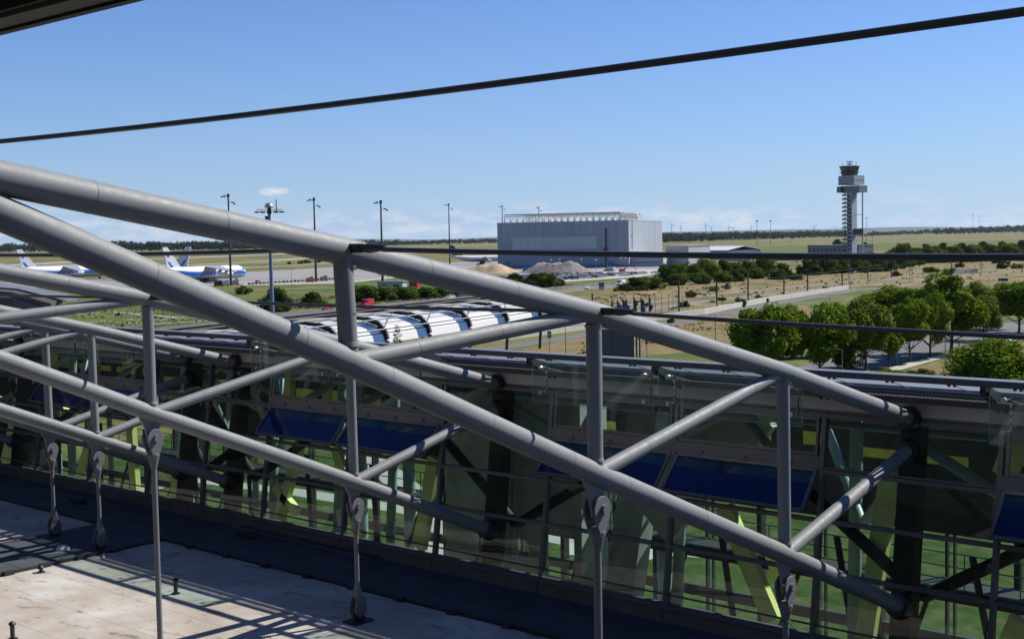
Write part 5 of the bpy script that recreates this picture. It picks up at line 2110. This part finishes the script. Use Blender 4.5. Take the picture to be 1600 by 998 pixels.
ys = [76, 89.5, 103, 116.5, 130, 144.5, 159.5, 174.5]
for i, Y in enumerate(ys):
    b = MB()
    for (a, z), (c, w) in zip(cprof, cprof[1:]):
        b.beam(cpt(Y, a, z + .55), cpt(Y, c, w + .55), .8 if a > -4 else .55, .38, (0, 0, 1))
    b.build('rib', M['canopyd'], cn)
    for a0, a1, z_ in ((0, -.6, 6.6), (-35, -35, 8.4)):
        b = MB()
        b.tube([cpt(Y, a0, z_), cpt(Y, a1, 0)], .3, 8)
        b.build('column', M['canopyd'], cn)
for Y0, Y1 in zip(ys, ys[1:]):
    b, c_, d_ = MB(), MB(), MB()
    for k, ((a, z), (c, w)) in enumerate(zip(cprof, cprof[1:])):
        ysplit = Y1 - 3.8
        if c >= -11:
            b.quad(cpt(Y0, a, z), cpt(ysplit, a, z), cpt(ysplit, c, w), cpt(Y0, c, w))
            (c_ if c >= -11 else b).quad(cpt(ysplit, a, z), cpt(Y1, a, z), cpt(Y1, c, w), cpt(ysplit, c, w))
        elif c >= -19:
            b.quad(cpt(Y0, a, z), cpt(Y0 + 7, a, z), cpt(Y0 + 4, c, w), cpt(Y0, c, w))
            d_.add([cpt(Y0 + 7, a, z), cpt(Y1, a, z), cpt(Y1, c, w), cpt(Y0 + 4, c, w)], [(0, 1, 2, 3)])
        else:
            d_.quad(cpt(Y0, a, z), cpt(Y1, a, z), cpt(Y1, c, w), cpt(Y0, c, w))
    b.build('membrane_panel', M['membw'], cn)
    c_.build('glazed_strip', M['membb'], cn)
    d_.build('weathered_panel', M['canopy'], cn)
for a, z in [(-.4, 8.5), (-3.2, 9.9), (-8, 10.5), (-13, 10.6), (-18, 10.6), (-23, 10.3), (-28, 9.9), (-34, 9.3)]:
    b = MB()
    b.tube([cpt(76, a, z), cpt(174.5, a, z)], .13, 8)
    b.build('purlin', M['mast'] if a > -10 else M['canopyd'], cn)
for Y0, Y1 in zip(ys, ys[1:]):
    b = MB()
    b.tube([cpt(Y0, -.8, 8.6), cpt((Y0 + Y1) / 2, -5, 9.8), cpt(Y1, -9, 10.4)], .05, 6)
    b.build('stay_cable', M['canopyd'], cn)
# small conifer in front of the canopy
p = gdir(622, 560, 150)
o = empty('young_conifer', p)
tag(o, 'spindly young conifer top sticking up before the white canopy', 'tree')
h = hgt(p, 622, 508)
b = MB(); b.tube([(0, 0, 0), (0, 0, h)], [.12, .02], 6); b.build('trunk', M['bark'], o)
b = MB()
rr = random.Random(2)
for i in range(900):
    z = h - rr.random() ** .7 * 9
    a = rr.uniform(0, 6.28)
    r0 = (h - z) * .2 * rr.random() + .05
    q = Vector((math.cos(a) * r0, math.sin(a) * r0, z + .15 * r0))
    dd = Vector((math.cos(a), math.sin(a), .5))
    b.beam(q, q + dd * .28, .05, .03)
b.build('crown', L_['olive'], o)

# building with a dark open front at far left
lb_ = empty('goods_shed', G(40, 470, 0))
tag(lb_, 'dark open-sided shed with a pale sloping metal roof at the left edge', 'building')
top = [G(x, y, 8.5) for x, y in [(-160, 420), (-60, 433), (45, 449), (108, 461.5), (122, 469), (104, 471), (28, 452), (-60, 445), (-160, 436)]]
b = MB()
b.prism([q - lb_.location for q in top], (0, 0, .25))
b.build('roof', M['rooft'], lb_)
b = MB()
lower = [G(x, y, 6.9) for x, y in [(-160, 447), (-60, 456), (20, 463), (66, 478), (80, 482), (98, 473), (28, 456), (-60, 449)]]
b.prism([q - lb_.location for q in lower], (0, 0, 1.3))
b.build('eaves', M['bark'], lb_)
b = MB()
lower = [G(x, y, 6.8) for x, y in [(-160, 452), (-60, 460), (20, 466), (62, 479), (80, 476), (28, 460), (-60, 452)]]
b.prism([Vector((q.x, q.y, 0)) - lb_.location for q in lower], (0, 0, 6.8))
b.build('wall', M['black'], lb_)

# ------------------------------------------------------------------ signs, flags, poles of the middle distance
p = G(962, 572)
r_, f_ = view_axes(p)
h = hgt(p, 962, 514)
d_ = (p - CAM).length / FPX
bb = empty('billboard', p, zrot(r_))
tag(bb, 'back of a large dark grey two-panel billboard behind the hall', 'billboard')
for k, (x0, x1) in enumerate(((-24, -6.2), (-5.2, 26))):
    b = MB()
    b.box(((x0 + x1) / 2 * d_, 0, h - 2.6), ((x1 - x0) * d_, .3, 5.2))
    b.build('panel', M['billb'], bb)
for x0 in (-20, -5.7, 27.5):
    b = MB()
    b.box((x0 * d_, .15, h / 2), (.32, .35, h - .1))
    b.build('post', M['poledark'], bb)
for k in range(2):
    p = G(995 + k * 5, 574)
    b = MB(); b.tube([(0, 0, 0), (0, 0, hgt(p, 995, 512))], .15, 10)
    o = b.build('blue_pole', M['blueplane'] if 0 else mat('pole blue', (.03, .08, .2), .5) if k == 0 else bpy.data.materials['pole blue'])
    o.location = p
    tag(o, ['left of two close blue poles right of the billboard', 'right of two close blue poles right of the billboard'][k], 'pole')


def sign(x, yb, yt, w, h_, mt, label, name, face=None):
    p = G(x, yb)
    r_, f_ = view_axes(p)
    o = empty(name, p, zrot(r_))
    top_ = hgt(p, x, yt)
    b = MB(); b.tube([(0, .05, 0), (0, .05, top_)], .06, 8); b.build('post', M['mast'], o)
    return o, top_


o, t_ = sign(859, 562, 517, 0, 0, None, '', 'exit_sign')
tag(o, 'small square green sign with a white A on a post beside the concrete wall', 'sign')
b = MB(); b.box((0, 0, t_ - .65), (.75, .06, 1.3)); pl = b.build('board', M['signgreen'], o)
lettering('A', 1.0, M['white'], pl, (0, -.05, t_ - .65), (R(90), 0, 0))
o, t_ = sign(1011, 575, 531, 0, 0, None, '', 'no_entry_sign')
tag(o, 'round red no-entry sign with a white bar on a thin post', 'sign')
b = MB(); b.tube([(0, 0, t_ - .35), (0, -.05, t_ - .35)], .36, 24); pl = b.build('disc', M['red'], o)
b = MB(); b.box((0, -.062, t_ - .35), (.52, .02, .13)); b.build('bar', M['white'], pl)
o, t_ = sign(940, 453, 441, 0, 0, None, '', 'road_sign')
tag(o, 'blue and grey road sign beside the silver car on the highway', 'sign')
b = MB(); b.box((0, 0, t_ - 1.2), (2.4, .1, 2.4)); b.build('board', M['signblue'], o)
b = MB(); b.box((0, -.07, t_ - 3), (2.4, .1, .9)); b.build('lower_board', M['offwhite'], o)
o, t_ = sign(1567, 452, 434.5, 0, 0, None, '', 'road_sign')
tag(o, 'dark blue direction sign standing among the trees at the right', 'sign')
b = MB(); b.box((0, 0, t_ - .6), (3.6, .1, 1.1)); b.build('board', mat('sign navy', (.02, .05, .12), .4), o)

for i, (x, yt, col) in enumerate([(941, 473, 'b'), (955.5, 468, 'g'), (964.5, 467, 'b'), (973, 465, 'b'), (977.5, 466, 'b'), (990, 462, 'b'), (1001.5, 464, 'b'), (1014, 463, 'b')]):
    p = G(x, 501 - (x - 940) * .05)
    r_, f_ = view_axes(p)
    o = empty('flagpole', p, zrot(r_))
    h = hgt(p, x, yt)
    b = MB(); b.tube([(0, 0, 0), (0, 0, h + .2)], .08, 8); b.build('pole', M['mast'], o)
    b = MB()
    n = 9
    rr = random.Random(i)
    w0 = .5 + .25 * rr.random()
    cols_ = []
    for j in range(n):
        t = j / (n - 1)
        wv = w0 * (.5 + 1.2 * math.sin(t * 2.6)) * (1 + .3 * math.sin(i * 2 + j * 1.3))
        cols_.append([Vector((.05, 0, h - t * 4.0)), Vector((wv * .5, .18 * math.sin(j + i), h - t * 4.0 - .25)), Vector((wv, -.15 * math.cos(j), h - t * 4.0 - .5))])
    for j in range(n - 1):
        for k in range(2):
            b.quad(cols_[j][k], cols_[j][k + 1], cols_[j + 1][k + 1], cols_[j + 1][k])
    b.build('flag', M['flag'] if col == 'b' else mat('green flag', (.0, .16, .12), .8), o)
    tag(o, ['blue flag partly hidden by the steel chord, leftmost of the flagpole row', 'only green flag in the row of flagpoles above the steel chord', 'blue flag just right of the green one in the flagpole row',
            'dark blue flag, left one of the closest pair in the flagpole row', 'lighter blue flag, right one of the closest pair in the flagpole row', 'widest billowing dark blue flag in the flagpole row',
            'narrow blue flag between the widest flag and the right end flag', 'tall blue flag at the right end of the flagpole row'][i], 'flag', 'blue flags on the flagpole row')
for i, x in enumerate([1024, 1034, 1045, 1052, 1058, 1066, 1075]):
    p = G(x, 497 - i * 1.0)
    b = MB(); b.tube([(0, 0, 0), (0, 0, hgt(p, x, 459 + i * .6))], .07, 8)
    o = b.build('bare_flagpole', M['mast'])
    o.location = p
    tag(o, 'thin bare silver flagpole right of the blue flags', 'flagpole', 'bare flagpoles')

# overhead line masts along the railway
for i, (x, yb, yt, r0, lb) in enumerate([(926, 500, 458, .22, 'dark catenary mast rising left of the blue flags'), (1061, 487, 440, .26, 'dark catenary mast right of the bare flagpoles'), (1120, 479.5, 440, .26, 'dark catenary mast at the left of the railway cutting'),
                                         (1169, 472.5, 429, .26, 'dark catenary mast third along the railway, before the pale bank'), (1225, 464, 430, .26, 'dark catenary mast left of the one below the tower'), (1262, 458.5, 428, .26, 'dark catenary mast left of the tall lattice mast'),
                                         (1316, 450.5, 428, .26, 'thin dark catenary mast directly left of the tall lattice mast'), (1356, 436, 422, .26, 'short far catenary mast right of the lattice mast'), (1393, 434.5, 421, .26, 'short far catenary mast left of the double mast'),
                                         (1487, 430, 409, .26, 'catenary mast left of the graffiti wall'), (1578, 404, 394, .26, 'far catenary mast at the right beyond the shrubs')]):
    p = G(x, yb)
    r_, f_ = view_axes(p)
    h = hgt(p, x, yt)
    o = empty('catenary_mast', p, zrot(r_))
    b = MB(); b.tube([(0, 0, 0), (0, 0, h)], r0, 8); b.build('pole', M['poledark'], o)
    b = MB(); b.beam((0, 0, h * .86), (-3.2, 0, h * .82), .08, .08); b.beam((0, 0, h * .66), (-3.2, 0, h * .80), .08, .08); b.build('cantilever', M['poledark'], o)
    tag(o, lb, 'mast')
for x, yb, yt, lb, w in [(1327, 451, 405, 'tall grey lattice mast standing at the end of the concrete wall', .8), (1423, 441, 408, 'thick double lattice mast beside the railway', 1.3), (1533, 427, 404, 'grey lattice mast pair near the graffiti wall', 1.0)]:
    p = G(x, yb)
    r_, f_ = view_axes(p)
    h = hgt(p, x, yt)
    o = empty('lattice_mast', p, zrot(r_))
    b = MB()
    for dx in (-w / 2, w / 2):
        for dy in (-w / 3, w / 3):
            b.beam((dx, dy, 0), (dx * .7, dy * .7, h * (1 if x != 1423 else .95)), .16, .16)
    for k in range(int(h / 1.4)):
        s_ = 1 if k % 2 else -1
        b.beam((-w / 2 * s_, -w / 3, k * 1.4), (w / 2 * s_, -w / 3, (k + 1) * 1.4), .1, .1)
    b.build('lattice', M['mast'], o)
    b = MB(); b.box((0, 0, h * .6), (w * 1.6, .3, .3)); b.build('bracket', M['poledark'], o)
    tag(o, lb, 'mast')
b = MB()
for dz in (0, 1.4):
    for (xa, ya, ha), (xc, yc, hc) in zip([(926, 500, 462), (1061, 487, 446), (1120, 479.5, 445), (1169, 472.5, 436), (1225, 464, 434), (1262, 458.5, 432), (1316, 450.5, 431)], [(1061, 487, 446), (1120, 479.5, 445), (1169, 472.5, 436), (1225, 464, 434), (1262, 458.5, 432), (1316, 450.5, 431), (1393, 434.5, 422)]):
        pa, pc = G(xa, ya), G(xc, yc)
        b.tube([pa + Vector((-2, 0, 7 - dz)), pc + Vector((-2, 0, 7 - dz))], .035, 5)
o = b.build('overhead_wire', M['poledark'])
tag(o, 'thin overhead wires strung between the catenary masts', 'wire')


def street_lamp(x, yb, yt, arms, label, armlen=2.0, dist=None):
    p = G(x, yb) if dist is None else gdir(x, yb, dist)
    r_, f_ = view_axes(p)
    h = hgt(p, x, yt)
    o = empty('street_lamp', p, zrot(r_))
    b = MB(); b.tube([(0, 0, 0), (0, 0, h)], [.10, .06], 8); b.build('pole', M['mast'], o)
    for s_ in arms:
        b = MB(); b.tube([(0, 0, h * .97), (s_ * armlen, 0, h)], .045, 6); a_ = b.build('arm', M['mast'], o)
        b = MB(); b.box((s_ * (armlen + .25), 0, h), (.75, .3, .14)); b.build('lamp', M['white'], o)
    tag(o, label, 'street lamp')


street_lamp(1118, 545, 491, (1, -1), 'double-armed street lamp standing on the dry field left of the avenue', 2.4)
street_lamp(1297, 492, 460, (1, -1), 'double-armed street lamp on the field behind the first avenue trees', 3.0)
street_lamp(1545, 456, 438, (1, -1), 'double-armed street lamp among the far avenue trees', 3.0)
street_lamp(1316, 590, 545, (-1,), 'single-armed street lamp in front of the second avenue tree', .9)
street_lamp(1402, 572, 530, (-1,), 'street lamp on the verge left of the bare trunk', .6)
street_lamp(1477, 568, 519, (1,), 'slim street lamp standing beside the pavement', .3)
street_lamp(1544, 540, 495, (-1,), 'street lamp beside the road near the right edge', 1.2)
street_lamp(884, 560, 508, (1, -1), 'street lamp seen under the chord left of the billboard', 3.2)
street_lamp(457, 476, 420, (1, -1), 'thin double street lamp by the apron, left of the apron mast', .9)
street_lamp(606, 450, 421, (-1,), 'thin lamp on the grass behind the white cabin', .9)
# thin wall posts along the service road
b = MB()
# graffiti wall
p, q = G(1486, 429), G(1528, 427)
o = empty('graffiti_wall', p, zrot((q - p).normalized()))
w = (q - p).length
b = MB(); b.box((w / 2, 0, 1.4), (w, .4, 2.8)); b.build('wall', M['kerb'], o)
b = MB()
rr = random.Random(5)
for i in range(10):
    b.box((w * .72 + rr.uniform(-.2, .24) * w, -.23, 1.0 + rr.random()), (1.1, .03, .5))
b.build('paint_marks', mat('faded paint', (.45, .2, .3), .8), o)
tag(o, 'pale low wall with faded pink graffiti beside the railway at right', 'wall')
# bird
# ------------------------------------------------------------------ air
far = 24000
b = MB()
b.box((-2600, 10500, 99.5), (30000, 23000, 201))
hz = b.build('haze', mat('tmp', (1, 1, 1)))
hm = bpy.data.materials.new('haze')
hm.use_nodes = True
hn, hl = hm.node_tree.nodes, hm.node_tree.links
hn.clear()
ho = N(hn, 'ShaderNodeOutputMaterial')
pv = N(hn, 'ShaderNodeVolumePrincipled', ins={'Color': (.72, .84, 1, 1), 'Density': .00001, 'Anisotropy': .3})
hl.new(pv.outputs[0], ho.inputs['Volume'])
hz.data.materials.clear()
hz.data.materials.append(hm)
tag(hz, kind='stuff')
